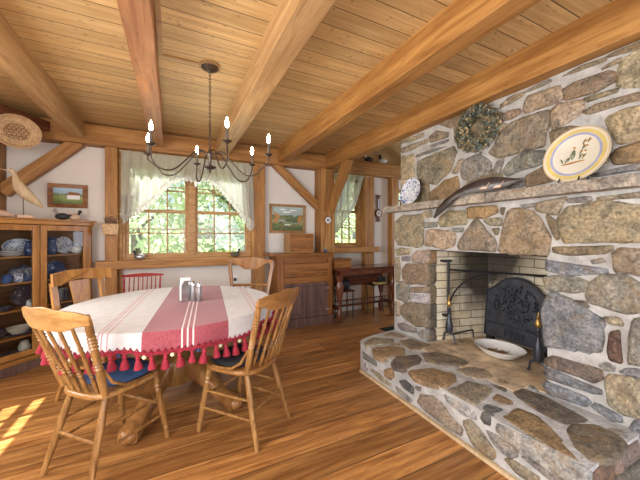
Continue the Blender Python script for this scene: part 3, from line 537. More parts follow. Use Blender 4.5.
# ================================================================ STONE FIREPLACE
PAL = {'l': (.46, .38, .26), 'l2': (.42, .40, .38), 't': (.36, .30, .22), 't2': (.36, .29, .19), 'b': (.27, .21, .145), 'B': (.29, .245, .19), 'o': (.33, .22, .115), 'o2': (.33, .285, .18),
       'g': (.26, .25, .24), 'G': (.30, .28, .25), 's': (.235, .245, .265), 's2': (.14, .13, .13), 'd': (.15, .125, .10), 'd2': (.19, .155, .11), 'p': (.38, .30, .23), 'r': (.17, .105, .08), 'r2': (.22, .17, .14), 'v': (.44, .42, .44)}
def stones(name, data, fn, parent, seed, lift=.022, jit=.09):
    rr = random.Random(seed); vs = []; fs = []; cols = []
    for key, poly in data:
        P = [Vector(p) for p in poly]
        c = sum(P, Vector((0, 0))) / len(P); P = [p + (p - c).normalized() * min(.021, .18 * (p - c).length) for p in P]
        # densify then round the corners a little
        Q = []
        for i in range(len(P)):
            a, b = P[i], P[(i + 1) % len(P)]; k = max(1, int((b - a).length / .07))
            Q += [a.lerp(b, j / k) for j in range(k)]
        for _ in range(1):
            Q = [q for i in range(len(Q)) for q in (Q[i].lerp(Q[(i + 1) % len(Q)], .14), Q[i].lerp(Q[(i + 1) % len(Q)], .86))]
        c = sum(Q, Vector((0, 0))) / len(Q); n = len(Q)
        size = max((q - c).length for q in Q); mn = min((q - c).length for q in Q)
        tilt = Vector((rr.uniform(-1, 1), rr.uniform(-1, 1))) * .05
        ph = rr.uniform(0, 99); k0 = len(vs)
        L = lift * rr.uniform(.7, 1.25) * min(1, mn / .03 * .5 + .5)
        inset = min(.010 / max(mn, .012), .22); s3 = 1 - inset * 1.9
        for s, h in ((1.0, -.03), (1.0, L * .35), (1 - inset, L * .85), (s3, L), (s3 * .76, L * 1.02), (s3 * .5, L * 1.08), (s3 * .25, L * 1.1)):
            for q in Q:
                w_ = noise.noise(Vector((q.x * 9 + ph, q.y * 9, s * 3)))
                p = c + (q - c) * (s * (1 + (jit * (noise.noise(Vector((q.x * 22, q.y * 22, ph))) + .5 * noise.noise(Vector((q.x * 60, q.y * 60, ph)))) if s > .6 else 0)))
                vs.append(fn(p.x, p.y, h + (w_ * .012 if h > 0 else 0) + (tilt.dot(p - c) if h > 0 else 0)))
        vs.append(fn(c.x, c.y, L * 1.1)); R_ = 7; base = PAL[key]; v_ = rr.uniform(.88, 1.12)
        col = tuple(min(1, x * .84 * v_ * rr.uniform(.96, 1.04)) for x in base)
        for r in range(R_ - 1):
            for i in range(n):
                fs.append((k0 + r * n + i, k0 + r * n + (i + 1) % n, k0 + (r + 1) * n + (i + 1) % n, k0 + (r + 1) * n + i)); cols.append(col)
        for i in range(n): fs.append((k0 + (R_ - 1) * n + i, k0 + (R_ - 1) * n + (i + 1) % n, k0 + R_ * n)); cols.append(col)
    me = bpy.data.meshes.new(name); me.from_pydata([tuple(v) for v in vs], [], fs)
    ca = me.color_attributes.new('Col', 'FLOAT_COLOR', 'CORNER'); buf = []
    for p in me.polygons: buf += [*cols[p.index], 1.0] * p.loop_total
    ca.data.foreach_set('color', buf); me.materials.append(M['stone'])
    me.polygons.foreach_set('use_smooth', [True] * len(me.polygons)); me.update()
    o = bpy.data.objects.new(name, me); COL.objects.link(o); o.parent = parent; return o
fp = thing('stone_fireplace', 'fieldstone fireplace with white mortar, raised hearth and brick firebox', 'fireplace', (0, 0, 0))
UX, FX, EX, HT = 2.33, 2.21, 1.64, .27
OY0, OY1, OZ = 1.095, 2.146, 1.17
def rough_slab(mb, fn, a0, a1, b0, b1, amp=.006, st=.05):
    na, nb = max(1, int((a1 - a0) / st)), max(1, int((b1 - b0) / st))
    mb.grid(na, nb, lambda u, v: fn(a0 + (a1 - a0) * u, b0 + (b1 - b0) * v, (amp * noise.noise(Vector(((a0 + (a1 - a0) * u) * 14, (b0 + (b1 - b0) * v) * 14, 3))) if 0 < u < 1 and 0 < v < 1 else 0)))
Ym, YM = -.1, 2.60
mb = MB()
# lower body around the opening (the firebox is hollow)
mb.box(FX, FX + .13, OY1, YM, 0, 1.56); mb.box(FX, FX + .13, Ym, OY0, 0, 1.56); mb.box(FX, FX + .13, OY0, OY1, OZ, 1.56)
mb.box(FX + .13, 3.2, OY1 + .06, YM, 0, 1.56); mb.box(FX + .13, 3.2, Ym, OY0 - .06, 0, 1.56); mb.box(2.97, 3.2, OY0 - .06, OY1 + .06, 0, 1.56)
mb.box(UX, 3.2, Ym, 2.63, 1.56, 3.05)
mb.box(FX, 3.0, OY0 - .06, OY1 + .06, 0, HT - .012)
mb.build('mortar_body', 'mortar', fp)
mb = MB()
for a0, a1, b0, b1 in ((OY1, YM, HT, 1.56), (Ym, OY0, 0, 1.56), (OY0, OY1, OZ, 1.56)): rough_slab(mb, lambda a, b, h: (FX - .004 - abs(h), a, b), a0, a1, b0, b1)
rough_slab(mb, lambda a, b, h: (UX - .004 - abs(h), a, b), Ym, 2.63, 1.6, 2.62)
mb.build('mortar_joints', 'mortar', fp, smooth=True)
STN_SIDE = [('b', [(-.08, .3), (.2, .28), (.24, .55), (.1, .62), (-.08, .58)]), ('G', [(.28, .72), (.5, .7), (.52, .95), (.3, 1.0)]), ('t2', [(-.08, .68), (.22, .7), (.24, .98), (-.06, 1.0)]),
            ('p', [(-.08, 1.06), (.5, 1.1), (.55, 1.4), (-.08, 1.42)]), ('s', [(.3, .3), (.52, .34), (.5, .62), (.3, .6)])]
stones('face_stones', STONES_FACE + STN_SIDE, lambda a, b, h: (FX - .004 - h, a, b), fp, 3)
UP_EXTRA = [('b', [(-.08, 1.7), (.5, 1.68), (.52, 1.85), (-.08, 1.9)]), ('t', [(-.08, 1.95), (.48, 1.92), (.5, 2.2), (-.08, 2.25)]), ('g', [(-.08, 2.32), (.5, 2.26), (.52, 2.42), (-.08, 2.5)])]
stones('chimney_stones', STONES_UPPER + UP_EXTRA, lambda a, b, h: (UX - .004 - h, a, b), fp, 4)
# stones of the left jamb, seen inside the opening
JB = [('o', [(2.215, 1.03), (2.33, 1.04), (2.335, 1.16), (2.215, 1.16)]), ('b', [(2.215, .83), (2.325, .84), (2.335, 1.0), (2.215, 1.01)]), ('b', [(2.215, .64), (2.33, .65), (2.33, .80), (2.215, .81)]),
      ('d', [(2.215, .40), (2.33, .41), (2.335, .62), (2.215, .62)]), ('d', [(2.215, .28), (2.33, .28), (2.33, .38), (2.215, .38)])]
stones('jamb_stones', JB, lambda a, b, h: (a, OY1 - .002 - h * .6, b), fp, 5)
# end of the stonework towards the back wall
EN = [('t', [(2.24, .3), (2.7, .3), (2.7, .6), (2.24, .62)]), ('g', [(2.24, .68), (2.6, .66), (2.62, .95), (2.24, .98)]), ('b', [(2.24, 1.04), (2.7, 1.03), (2.7, 1.4), (2.24, 1.42)]), ('l', [(2.36, 1.66), (2.7, 1.66), (2.7, 2.0), (2.36, 2.02)]), ('t', [(2.36, 2.06), (2.8, 2.06), (2.8, 2.3), (2.36, 2.3)])]
stones('end_stones', EN, lambda a, b, h: (a, YM + (.03 if b > 1.6 else 0) + .003 + h, b), fp, 6)
# mantel: two long split slabs
def slab(y0, y1, seed):
    rr = random.Random(seed); n = int((y1 - y0) / .05); mb = MB(); vs = []
    for i in range(n + 1):
        y = y0 + (y1 - y0) * i / n; j = lambda s: noise.noise(Vector((y * 7, s, seed))) * .010
        for x, z in ((2.098 + j(1), 1.556 + j(2) * .5), (2.42, 1.556), (2.42, 1.622), (2.110 + j(3), 1.622 + j(4) * .4), (2.094 + j(5), 1.592 + j(6) * .4)): vs.append((x, y, z))
    fs = [(i * 5 + k, i * 5 + (k + 1) % 5, i * 5 + 5 + (k + 1) % 5, i * 5 + 5 + k) for i in range(n) for k in range(5)] + [(0, 1, 2, 3, 4), tuple(n * 5 + k for k in (4, 3, 2, 1, 0))]
    me = mb.add(vs, fs).build('mantel_shelf', 'stone', fp, smooth=True)
    ca = me.data.color_attributes.new('Col', 'FLOAT_COLOR', 'CORNER'); c = (.34, .30, .255, 1)
    ca.data.foreach_set('color', list(c) * len(me.data.loops)); return me
slab(.645, 1.452, 1); slab(1.462, 2.655, 2)
# hearth
hb = MB()
def edge(x, y): return x
hb.box(EX, FX, .66, 2.42, 0, HT - .006)
hb.add([(EX, 2.42, 0), (EX, 2.42, HT - .006), (1.70, 2.50, 0), (1.70, 2.50, HT - .006), (1.9, 2.56, 0), (1.9, 2.56, HT - .006), (FX, 2.60, 0), (FX, 2.60, HT - .006), (FX, 2.42, 0), (FX, 2.42, HT - .006)],
       [(0, 2, 3, 1), (2, 4, 5, 3), (4, 6, 7, 5), (1, 3, 5, 7, 9), (8, 6, 4, 2, 0)])
rough_slab(hb, lambda a, b, h: (a, b, HT - .004 + abs(h)), EX, FX, .66, 2.46)
rough_slab(hb, lambda a, b, h: (EX - .004 - abs(h), a, b), .66, 2.42, 0.01, HT)
hb.build('hearth_base', 'mortar', fp, smooth=True)
stones('hearth_top_stones', STONES_HEARTH_TOP, lambda a, b, h: (a, b, HT - .006 + h * .55), fp, 8, lift=.02)
stones('hearth_front_stones', STONES_HEARTH_FRONT, lambda a, b, h: (EX - .002 - h * .8, a, b), fp, 9)
stones('hearth_end_stones', [('r', [(1.68, .03), (1.85, .02), (1.84, .22), (1.69, .23)]), ('d', [(1.88, .04), (2.15, .03), (2.16, .14), (1.9, .15)]), ('r2', [(1.88, .17), (2.16, .17), (2.15, .24), (1.9, .25)])], lambda a, b, h: (a, .657 - h, b), fp, 10)
# narrow moulding along the foot of the hearth
MB().box(EX - .03, EX - .008, .66, 2.40, 0, .022).build('base_strip', 'birdw', fp)
# firebox of pale bricks
BX = 2.93
bl = MB().prism([(FX + .13, OY1 - .01), (BX, 2.0), (BX + .02, 2.05), (FX + .13, OY1 + .06)], lambda a, b, h: (a, b, h), HT, 1.5)
bl.build('side_brickwork', brick_mat('side_firebrick', ('X', 'Z'), (2.92, 2.02, .92, .36)), fp)
MB().box(BX, BX + .05, 1.15, 2.03, HT, 1.5).build('back_brickwork', brick_mat('back_firebrick', ('Y', 'Z'), (2.92, 1.95, 1.1, .34)), fp)
MB().prism([(FX + .13, OY0 - .06), (BX + .02, 1.16), (BX, 1.22), (FX + .13, OY0)], lambda a, b, h: (a, b, h), HT, 1.5).build('side_brickwork', brick_mat('near_firebrick', ('X', 'Z'), (2.9, 1.2, .8, .4)), fp)
MB().box(FX + .13, 3.0, OY0 - .06, OY1 + .06, 1.48, 1.54).build('smoke_shelf', 'dark', fp)
MB().box(FX - .01, BX, OY0 + .002, OY1 - .03, HT - .012, HT + .001).build('firebox_floor', 'hslab', fp)
MB().box(2.03, FX - .012, 1.2, 2.05, HT - .01, HT + .0035).build('inner_hearth_slab', 'hslab', fp)
MB().box(FX + .06, FX + .13, OY0 + .002, OY1 - .002, OZ - .012, OZ).build('lintel_bar', 'iron', fp)

# --- fireback
fb = thing('cast_iron_fireback', 'arched black cast iron fireback with leafy relief and date, leaning in the firebox', 'fireback', (2.80, 1.66, .33))
W_ = .285
prof = [(-W_, 0), (W_, 0), (W_, .44), (.22, .47), (.17, .52), (.09, .575), (0, .59), (-.09, .575), (-.17, .52), (-.22, .47), (-W_, .44)]
lean = lambda a, b, h: (b * .10 - h, a, b)
MB().prism(prof, lean, 0, .022).build('plate', 'irong', fb, bevel=.004)
bd = MB(); 
for i in range(len(prof)):
    a, b = prof[i], prof[(i + 1) % len(prof)]; bd.tube([lean(a[0] * .96, .01 + a[1] * .97, .026), lean(b[0] * .96, .01 + b[1] * .97, .026)], .008, 6)
bd.tube([lean(-W_ * .96, .135, .026), lean(W_ * .96, .135, .026)], .007, 6)
bd.build('raised_border', 'irong', fb, smooth=True)
rl = MB(); rr = random.Random(5)
for i in range(150):
    a = rr.uniform(0, 2 * PI); q = math.sqrt(rr.random()); x, z = q * .2 * math.cos(a), .34 + q * .17 * math.sin(a)
    b = rr.uniform(0, PI); s = rr.uniform(.012, .026)
    rl.tube([lean(x - s * math.cos(b), z - s * math.sin(b), .022), lean(x, z, .032), lean(x + s * math.cos(b), z + s * math.sin(b), .022)], [.002, .007, .002], 5)
rl.build('leafy_relief', 'irong', fb, smooth=True)
dg = bpy.data.curves.new('date_numerals', 'FONT'); dg.body = '1982'; dg.size = .09; dg.extrude = .004; dg.bevel_depth = .002; dg.align_x = 'CENTER'; dg.space_character = 1.15
do_ = bpy.data.objects.new('numerals', dg); COL.objects.link(do_); bpy.context.view_layer.update()
dm = bpy.data.meshes.new_from_object(do_.evaluated_get(bpy.context.evaluated_depsgraph_get())); bpy.data.objects.remove(do_)
do = bpy.data.objects.new('date_numerals', dm); COL.objects.link(do); do.parent = fb; do.location = (-.026 + .045 * .1, 0, .035); do.rotation_euler = (R(90), 0, R(-90)); dm.materials.clear(); dm.materials.append(M['irong'])
MB().box(-.02, .03, -.26, -.20, -.06, .0).build('foot', 'iron', fb); MB().box(-.02, .03, .20, .26, -.06, .0).build('foot', 'iron', fb)

# --- crane
cr = thing('fireplace_crane', 'black wrought iron fireplace crane with curved brace swung across the firebox', 'fireplace crane', (2.43, 2.07, HT))
MB().tube([(0, 0, .24), (0, 0, .79)], .012, 8).build('upright', 'iron', cr)
MB().box(-.05, .05, .0, .055, .775, .795).build('wall_bracket', 'iron', cr); MB().box(-.03, .03, .0, .055, .24, .26).build('wall_bracket', 'iron', cr)
ex, ey = .40, -.72
MB().tube([(0.01, -.01, .70), (ex, ey, .695)], .010, 6).build('arm', 'iron', cr)
MB().tube([(.0 + ex * .5 * (1 - math.cos(t * PI / 2)), ey * .5 * (1 - math.cos(t * PI / 2)), .28 + .41 * math.sin(t * PI / 2)) for t in [i / 12 for i in range(13)]], .009, 6).build('curved_brace', 'iron', cr)
ph = MB().tube([(ex * .42, ey * .42, .70), (ex * .42, ey * .42 - .012, .69), (ex * .42, ey * .42, .665), (ex * .42, ey * .42, .60), (ex * .42 - .015, ey * .42, .575), (ex * .42, ey * .42, .56)], .005, 6); ph.build('pot_hook', 'iron', cr, smooth=True)
# --- andirons
def andiron(loc, label, rz):
    a = thing('andiron', label, 'andiron', loc, rz, 'pair of andirons')
    MB().lathe([(.012, .09), (.03, .10), (.036, .14), (.030, .19), (.016, .25), (.012, .27), (.020, .275), (.020, .285), (.012, .29), (.018, .30), (.018, .31), (.012, .315), (.018, .325), (.012, .335), (.010, .35)], seg=14).build('baluster_column', 'irong', a, smooth=True)
    MB().lathe([(.010, .345), (.020, .355), (.023, .372), (.019, .39), (.010, .41), (.014, .42), (.006, .435), (.002, .46)], seg=14).build('finial', 'brass', a, smooth=True)
    for s in (-1, 1):
        MB().tube([(0, 0, .10), (s * .03, 0, .095), (s * .055, 0, .075), (s * .06, 0, .04), (s * .065, 0, .010), (s * .08, 0, .009)], [.012, .010, .009, .008, .009, .007], 6).build('leg', 'irong', a, smooth=True)
    MB().tube([(0, .01, .085), (0, .05, .075), (0, .34, .075), (0, .35, .0)], [.009, .008, .008, .009], 6).build('log_bar', 'irong', a)
    return a
andiron((2.405, 2.04, HT), 'black andiron with brass finial at the far brick side below the crane post', R(-90))
andiron((2.445, 1.275, HT), 'black andiron with brass finial beside the near stone pier', R(-90))
# --- bowl in the hearth
bw = thing('oval_basin', 'white glazed oval bowl with brown ash, standing on the hearth', 'bowl', (2.52, 1.62, HT + .003), R(0))
MB().lathe([(.001, 0), (.10, 0), (.14, .02), (.20, .078), (.206, .078), (.198, .07), (.135, .026), (.09, .012), (.001, .012)], seg=32, sx=.82, sy=1.0).build('bowl', 'white', bw, smooth=True)
MB().grid(12, 12, lambda u, v: ((u - .5) * .2 + .02, (v - .5) * .17 + .06, .020 + .012 * noise.noise(Vector((u * 6, v * 6, 1))))).build('ash', 'ash', bw, smooth=True)

# ================================================================ ON THE MANTEL AND CHIMNEY
def annulus(mb, fn, r0, r1, h, n=48):
    vs = [fn(r * math.cos(2 * PI * k / n), r * math.sin(2 * PI * k / n), h) for r in (r0, r1) for k in range(n)]
    return mb.add(vs, [(k, (k + 1) % n, n + (k + 1) % n, n + k) for k in range(n)])
pl = thing('painted_plate', 'large cream plate with yellow and blue bands and a small painted figure, on the mantel', 'plate', (2.215, .955, 1.622))
pr = .195; lz = .182
def pf(a, b, h):      # plate plane: a along -Y, b up; leaning back on the chimney
    return (.05 * (b / pr) + .02 - h, -a * .88, lz + b * .90)
mbp = MB(); rings = [(0, 0), (.12, 0), (.135, .006), (.19, .016), (pr, .017)]
n_ = 48; vs = []
for h0 in (0, -.006):
    for r, h in rings[1:]: vs += [pf(r * math.cos(2 * PI * k / n_), r * math.sin(2 * PI * k / n_), h + h0) for k in range(n_)]
fs = []
for i in range(3):
    for k in range(n_):
        fs.append((i * n_ + k, i * n_ + (k + 1) % n_, (i + 1) * n_ + (k + 1) % n_, (i + 1) * n_ + k))
        fs.append(((i + 4) * n_ + k, (i + 4) * n_ + (k + 1) % n_, (i + 5) * n_ + (k + 1) % n_, (i + 5) * n_ + k))
fs += [(3 * n_ + k, 3 * n_ + (k + 1) % n_, 7 * n_ + (k + 1) % n_, 7 * n_ + k) for k in range(n_)] + [tuple(range(n_)), tuple(range(4 * n_, 5 * n_))]
mbp.add(vs, fs).build('dish', 'cream', pl, smooth=True)
def band(nm, mt, r0, r1):
    hh = lambda r: (0 if r < .12 else (r - .12) / .015 * .006 if r < .135 else .006 + (r - .135) / .055 * .010) + .0012
    mb = MB(); n = 48; vs = [pf(r * math.cos(2 * PI * k / n), r * math.sin(2 * PI * k / n), hh(r)) for r in (r0, (r0 + r1) / 2, r1) for k in range(n)]
    mb.add(vs, [(j * n + k, j * n + (k + 1) % n, (j + 1) * n + (k + 1) % n, (j + 1) * n + k) for j in range(2) for k in range(n)]).build(nm, mt, pl, smooth=True)
band('yellow_band', 'p_yellow', .152, .176); band('blue_band', 'p_blue', .136, .150); band('tan_rim', 'p_tan', .186, .1945)
def brush(mt, strokes, nm):
    mb = MB()
    for st in strokes: mb.tube([pf(x * 1.15, y * 1.15, .002) for x, y, r in st], [r * 1.45 for x, y, r in st], 5)
    mb.build(nm, mt, pl)
brush('p_green', [[(-.015, -.03, .002), (-.012, -.005, .010), (-.010, .02, .006), (-.008, .03, .002)]] + [[(x, y, .001), (x + dx, y + .018, .003), (x + dx * 2, y + .03, .001)] for x, y, dx in ((-.06, -.045, -.008), (-.05, -.045, .008), (-.035, -.04, .004), (.02, -.035, .006), (.035, -.035, .01), (.03, .02, .004), (.045, .03, -.006), (.03, .055, .006), (.055, .06, .004), (.02, -.01, .006))], 'painted_figure')
brush('p_rust', [[(-.065, -.055, .002), (-.02, -.052, .004), (.05, -.045, .002)]], 'painted_ground')
for x, y in ((-.012, .038), (.035, .045), (.05, .04), (.04, .07), (.06, .075), (.025, .01), (.045, .01), (.035, -.015)): brush('p_rust', [[(x, y, .004), (x + .006, y + .006, .005)]], 'painted_blossom')
st = thing('plate_stand', 'small dark wire stand holding the big painted plate', 'plate stand', (2.19, .955, 1.622))
for s in (-1, 1):
    MB().tube([(-.03, s * .05, .030), (-.045, s * .05, .012), (-.035, s * .05, .004), (.02, s * .05, .004), (.07, s * .05, .004), (.08, s * .05, .13)], .0045, 6).build('foot_wire', 'iron', st)
MB().tube([(.0, -.05, .004), (.0, .05, .004)], .0045, 6).build('cross_wire', 'iron', st)
bp = thing('blue_white_plate', 'blue and white patterned plate standing at the window end of the mantel', 'plate', (2.20, 2.36, 1.622))
def disc_plate(parent, r, mat, fn, nm='dish', rim=True):
    n = 36; R_ = [(.62 * r, 0), (.70 * r, .04 * r), (.97 * r, .11 * r), (r, .115 * r)]; vs = []
    for h0 in (0, -.03 * r):
        for q, h in R_: vs += [fn(q * math.cos(2 * PI * k / n), q * math.sin(2 * PI * k / n), h + h0) for k in range(n)]
    fs = []
    for i in range(3):
        for k in range(n):
            fs.append((i * n + k, i * n + (k + 1) % n, (i + 1) * n + (k + 1) % n, (i + 1) * n + k)); fs.append(((i + 4) * n + k, (i + 4) * n + (k + 1) % n, (i + 5) * n + (k + 1) % n, (i + 5) * n + k))
    fs += [(3 * n + k, 3 * n + (k + 1) % n, 7 * n + (k + 1) % n, 7 * n + k) for k in range(n)] + [tuple(range(n)), tuple(range(4 * n, 5 * n))]
    return MB().add(vs, fs).build(nm, mat, parent, smooth=True)
disc_plate(bp, .14, 'blue', lambda a, b, h: (.03 * b / .14 + .02 - h, -a, .142 + b))
# paddle-like carving
pd = thing('carved_paddle', 'long dark carved wooden paddle with slim curved neck lying on the mantel', 'carving')
PDL = [(2.05, 1.904, 1.466, 1.892, 1.452), (2.055, 1.859, 1.541, 1.806, 1.512), (2.06, 1.779, 1.606, 1.739, 1.56), (2.07, 1.698, 1.655, 1.66, 1.618), (2.1, 1.62, 1.702, 1.584, 1.638), (2.13, 1.52, 1.736, 1.495, 1.636), (2.16, 1.444, 1.744, 1.428, 1.641), (2.19, 1.364, 1.731, 1.357, 1.658), (2.23, 1.268, 1.705, 1.261, 1.698)]      # x, y and z of the upper edge, y and z of the lower edge
mb = MB(); vs = []
PX, PY, PZ = PDL[4][0], PDL[4][1], 1.622
pd.location = (PX, PY, PZ)
for x, ya, za, yb, zb in PDL:
    wd = max(.006, math.hypot(ya - yb, za - zb)); th = min(.012, wd * .3)
    for k in range(8):
        t = k / 7; y, z = ya + (yb - ya) * t, za + (zb - za) * t; bow = math.sin(PI * t)
        vs.append((x - PX - th - bow * wd * .12, y - PY, z - PZ))
    for k in range(8):
        t = 1 - k / 7; y, z = ya + (yb - ya) * t, za + (zb - za) * t; bow = math.sin(PI * t)
        vs.append((x - PX + th * .5 - bow * wd * .08, y - PY, z - PZ))
n = len(PDL)
mb.add(vs, [(i * 16 + k, i * 16 + (k + 1) % 16, (i + 1) * 16 + (k + 1) % 16, (i + 1) * 16 + k) for i in range(n - 1) for k in range(16)] + [tuple(range(16)), tuple((n - 1) * 16 + k for k in range(16))])
mb.build('blade', 'paddle', pd, smooth=True)
mk = MB()
for y0 in (1.475, 1.385):
    mk.prism([(y0 + .035, 1.655), (y0 - .015, 1.655), (y0 - .025, 1.685), (y0 - .035, 1.70), (y0 - .02, 1.672), (y0 + .01, 1.672)], lambda a, b, h: (2.118 + (1.475 - a) * .3 - PX - h, a - PY, b - PZ), 0, .008)
mk.build('tan_figures', 'tan', pd)
# wreath on the chimney
wr = thing('dried_wreath', 'round dried wreath of grey-green leaves and yellow flowers on the chimney stones', 'wreath', (2.285, 1.65, 2.195))
MB().tube([(0, .135 * math.cos(a), .135 * math.sin(a)) for a in [2 * PI * k / 32 for k in range(32)]], .022, 8, closed=True).build('vine_ring', 'vine', wr, smooth=True)
def sprigs(nm, mt, n, s0, s1, spread, seed, ball=False):
    rr = random.Random(seed); mb = MB()
    for i in range(n):
        a = rr.uniform(0, 2 * PI); b = rr.uniform(0, 2 * PI); q = spread * math.sqrt(rr.random()); rad = .135 + q * math.cos(b)
        c = Vector((-abs(q * math.sin(b)) * .8 - .004, rad * math.cos(a), rad * math.sin(a))); s = rr.uniform(s0, s1)
        if ball: mb.ball(c, s * .6, 5, 4)
        else:
            x = Vector((rr.gauss(-.4, .6), rr.gauss(0, 1), rr.gauss(0, 1))).normalized(); y = x.cross(Vector((rr.gauss(0, 1), rr.gauss(0, 1), rr.gauss(0, 1)))).normalized(); z = x.cross(y)
            mb.add([c, c + x * s * .5 + y * s * .28 + z * s * .06, c + x * s, c + x * s * .5 - y * s * .28 + z * s * .06], [(0, 1, 2), (0, 2, 3)])
    return mb.build(nm, mt, wr)
sprigs('leaves', 'wreath', 1100, .025, .05, .055, 1); sprigs('dried_flowers', 'flower', 300, .010, .022, .06, 2, True); sprigs('dried_hydrangeas', 'berry', 220, .010, .024, .058, 3, True)

# ================================================================ DINING TABLE
TC = (0.03, 2.735)
tb = thing('pedestal_table', 'oval golden oak pedestal table on four scroll feet under the striped cloth', 'table', (TC[0], TC[1], 0), R(-5.8))
A_, B_ = .765, .80
MB().lathe([(.001, .715), (.97, .715), (1.0, .725), (1.0, .745), (.985, .752), (.001, .752)], seg=48, sx=A_ - .012, sy=B_ - .012).build('tabletop', 'oakx', tb, smooth=True)
MB().lathe([(.70, .655), (.70, .715)], seg=40, sx=A_, sy=B_).build('apron', 'oakd', tb)
MB().lathe([(.15, .13), (.165, .15), (.165, .30), (.15, .33), (.12, .345), (.10, .36), (.125, .385), (.15, .42), (.165, .46), (.15, .49), (.115, .505), (.12, .52), (.10, .55), (.095, .60), (.13, .64), (.16, .655), (.16, .70)], seg=28).build('pedestal_column', 'oak', tb, smooth=True)
for k, a in enumerate((-112, -42, 68, 138)):
    c, s = math.cos(R(a)), math.sin(R(a)); mb = MB(); path = [(.10, .25), (.2, .245), (.3, .20), (.4, .135), (.48, .085), (.55, .055), (.60, .048)]; hw = [.06, .058, .055, .052, .052, .062, .066]; hh = [.085, .08, .07, .06, .052, .056, .05]
    vs = []
    for (r, z), w_, h_ in zip(path, hw, hh):
        for q in range(12):
            t = 2 * PI * q / 12; x = math.copysign(abs(math.cos(t)) ** .6, math.cos(t)) * w_; y = math.copysign(abs(math.sin(t)) ** .6, math.sin(t)) * h_
            vs.append((c * r - s * x, s * r + c * x, max(.004, z + y)))
    n = len(path); mb.add(vs, [(i * 12 + q, i * 12 + (q + 1) % 12, (i + 1) * 12 + (q + 1) % 12, (i + 1) * 12 + q) for i in range(n - 1) for q in range(12)] + [tuple(range(12)), tuple((n - 1) * 12 + q for q in range(12))])
    lg = mb.build('leg', 'oakd', tb, smooth=True)
    MB().ball((c * .585, s * .585, .052), .062, 14, 10, (1, 1, .80)).build('rounded_toe', 'oakd', lg, smooth=True)
tc = thing('tablecloth', 'white tablecloth with a broad red centre stripe, red edging and tassels, over the oval table', 'tablecloth', (TC[0], TC[1], 0), R(-5.8))
NS = 144
def hem(a):      # where the cloth edge hangs
    return .115 + .010 * math.sin(5 * a + 1) + .008 * math.sin(11 * a)
def cl_pt(a, q):  # q 0..1 on the top, 1..2 down the drop
    if q <= 1: return (A_ * q * math.cos(a), B_ * q * math.sin(a), .757 + (.001 * math.sin(a * 9) if q > .3 else 0))
    d = (q - 1) * hem(a); out = .004 + .014 * min(1, d / .03) + .022 * (q - 1) * (.5 + .5 * math.sin(a * 19 + 2 * math.sin(3 * a)))
    return ((A_ + out) * math.cos(a), (B_ + out) * math.sin(a), .757 - max(0, d - .006))
qs = [0, .15, .3, .45, .6, .75, .88, .96, 1.0, 1.04, 1.12, 1.3, 1.5, 1.75, 2.0]
vs = [cl_pt(2 * PI * k / NS, q) for q in qs[1:] for k in range(NS)] + [(0, 0, .757)]
fs = [(j * NS + k, j * NS + (k + 1) % NS, (j + 1) * NS + (k + 1) % NS, (j + 1) * NS + k) for j in range(len(qs) - 2) for k in range(NS)] + [(len(vs) - 1, k, (k + 1) % NS) for k in range(NS)]
MB().add(vs, fs).build('cloth', 'cloth', tc, smooth=True)
eg = MB()
zz = []
for k in range(NS * 2):
    a = 2 * PI * k / (NS * 2); p = Vector(cl_pt(a, 2.0)); p += Vector((math.cos(a), math.sin(a), 0)) * .004; p.z += (.018 if k % 2 else -.010); zz.append(p)
eg.tube(zz, .0048, 4, closed=True)
def strip(u, v):
    a = 2 * PI * u; p = Vector(cl_pt(a, 2.0)); return (p.x + math.cos(a) * (.005 + .002 * math.sin(a * 90)), p.y + math.sin(a) * (.005 + .002 * math.sin(a * 90)), p.z + .006 - (.022 + .005 * math.sin(a * 72)) * v)
eg.grid(NS * 3, 2, strip)
eg.tube([Vector(cl_pt(2 * PI * k / NS, 2.0)) + Vector((math.cos(2 * PI * k / NS) * .003, math.sin(2 * PI * k / NS) * .003, -.004)) for k in range(NS)], .006, 5, closed=True)
eg.build('zigzag_edging', 'redyarn', tc, smooth=True)
def tassel_mb(): return MB().lathe([(.002, 0), (.003, -.012), (.009, -.018), (.011, -.026), (.008, -.033), (.014, -.045), (.021, -.068), (.022, -.080), (.014, -.084), (.001, -.082)], seg=10)
t0 = None
NTS = 72
for k in range(NTS):
    a = 2 * PI * (k + .3) / NTS; p = Vector(cl_pt(a, 2.0)); loc = (p.x + math.cos(a) * .003, p.y + math.sin(a) * .003, p.z - .006)
    if t0 is None: t = t0 = tassel_mb().build('tassel', 'redyarn', tc, smooth=True)
    else: t = t0.copy(); COL.objects.link(t); t.parent = tc
    t.location = loc; t.rotation_euler = (rnd.uniform(-.12, .12), rnd.uniform(-.12, .12), rnd.uniform(0, 3)); s = rnd.uniform(.98, 1.22); t.scale = (s, s, s)
p0 = None
for k in range(36):
    a = 2 * PI * (k * 2 + 1.3 - .5) / NTS; p = Vector(cl_pt(a, 2.0)); mt = ('creamyarn', 'blueyarn', 'creamyarn')[k % 3]
    o = MB().ball((0, 0, 0), .013, 8, 6).build('pompom', mt, tc, smooth=True); o.location = (p.x - math.cos(a) * .004, p.y - math.sin(a) * .004, p.z - .026)
    MB().tube([(0, 0, .026), (0, 0, .010)], .002, 4).build('pompom_string', 'redyarn', o)
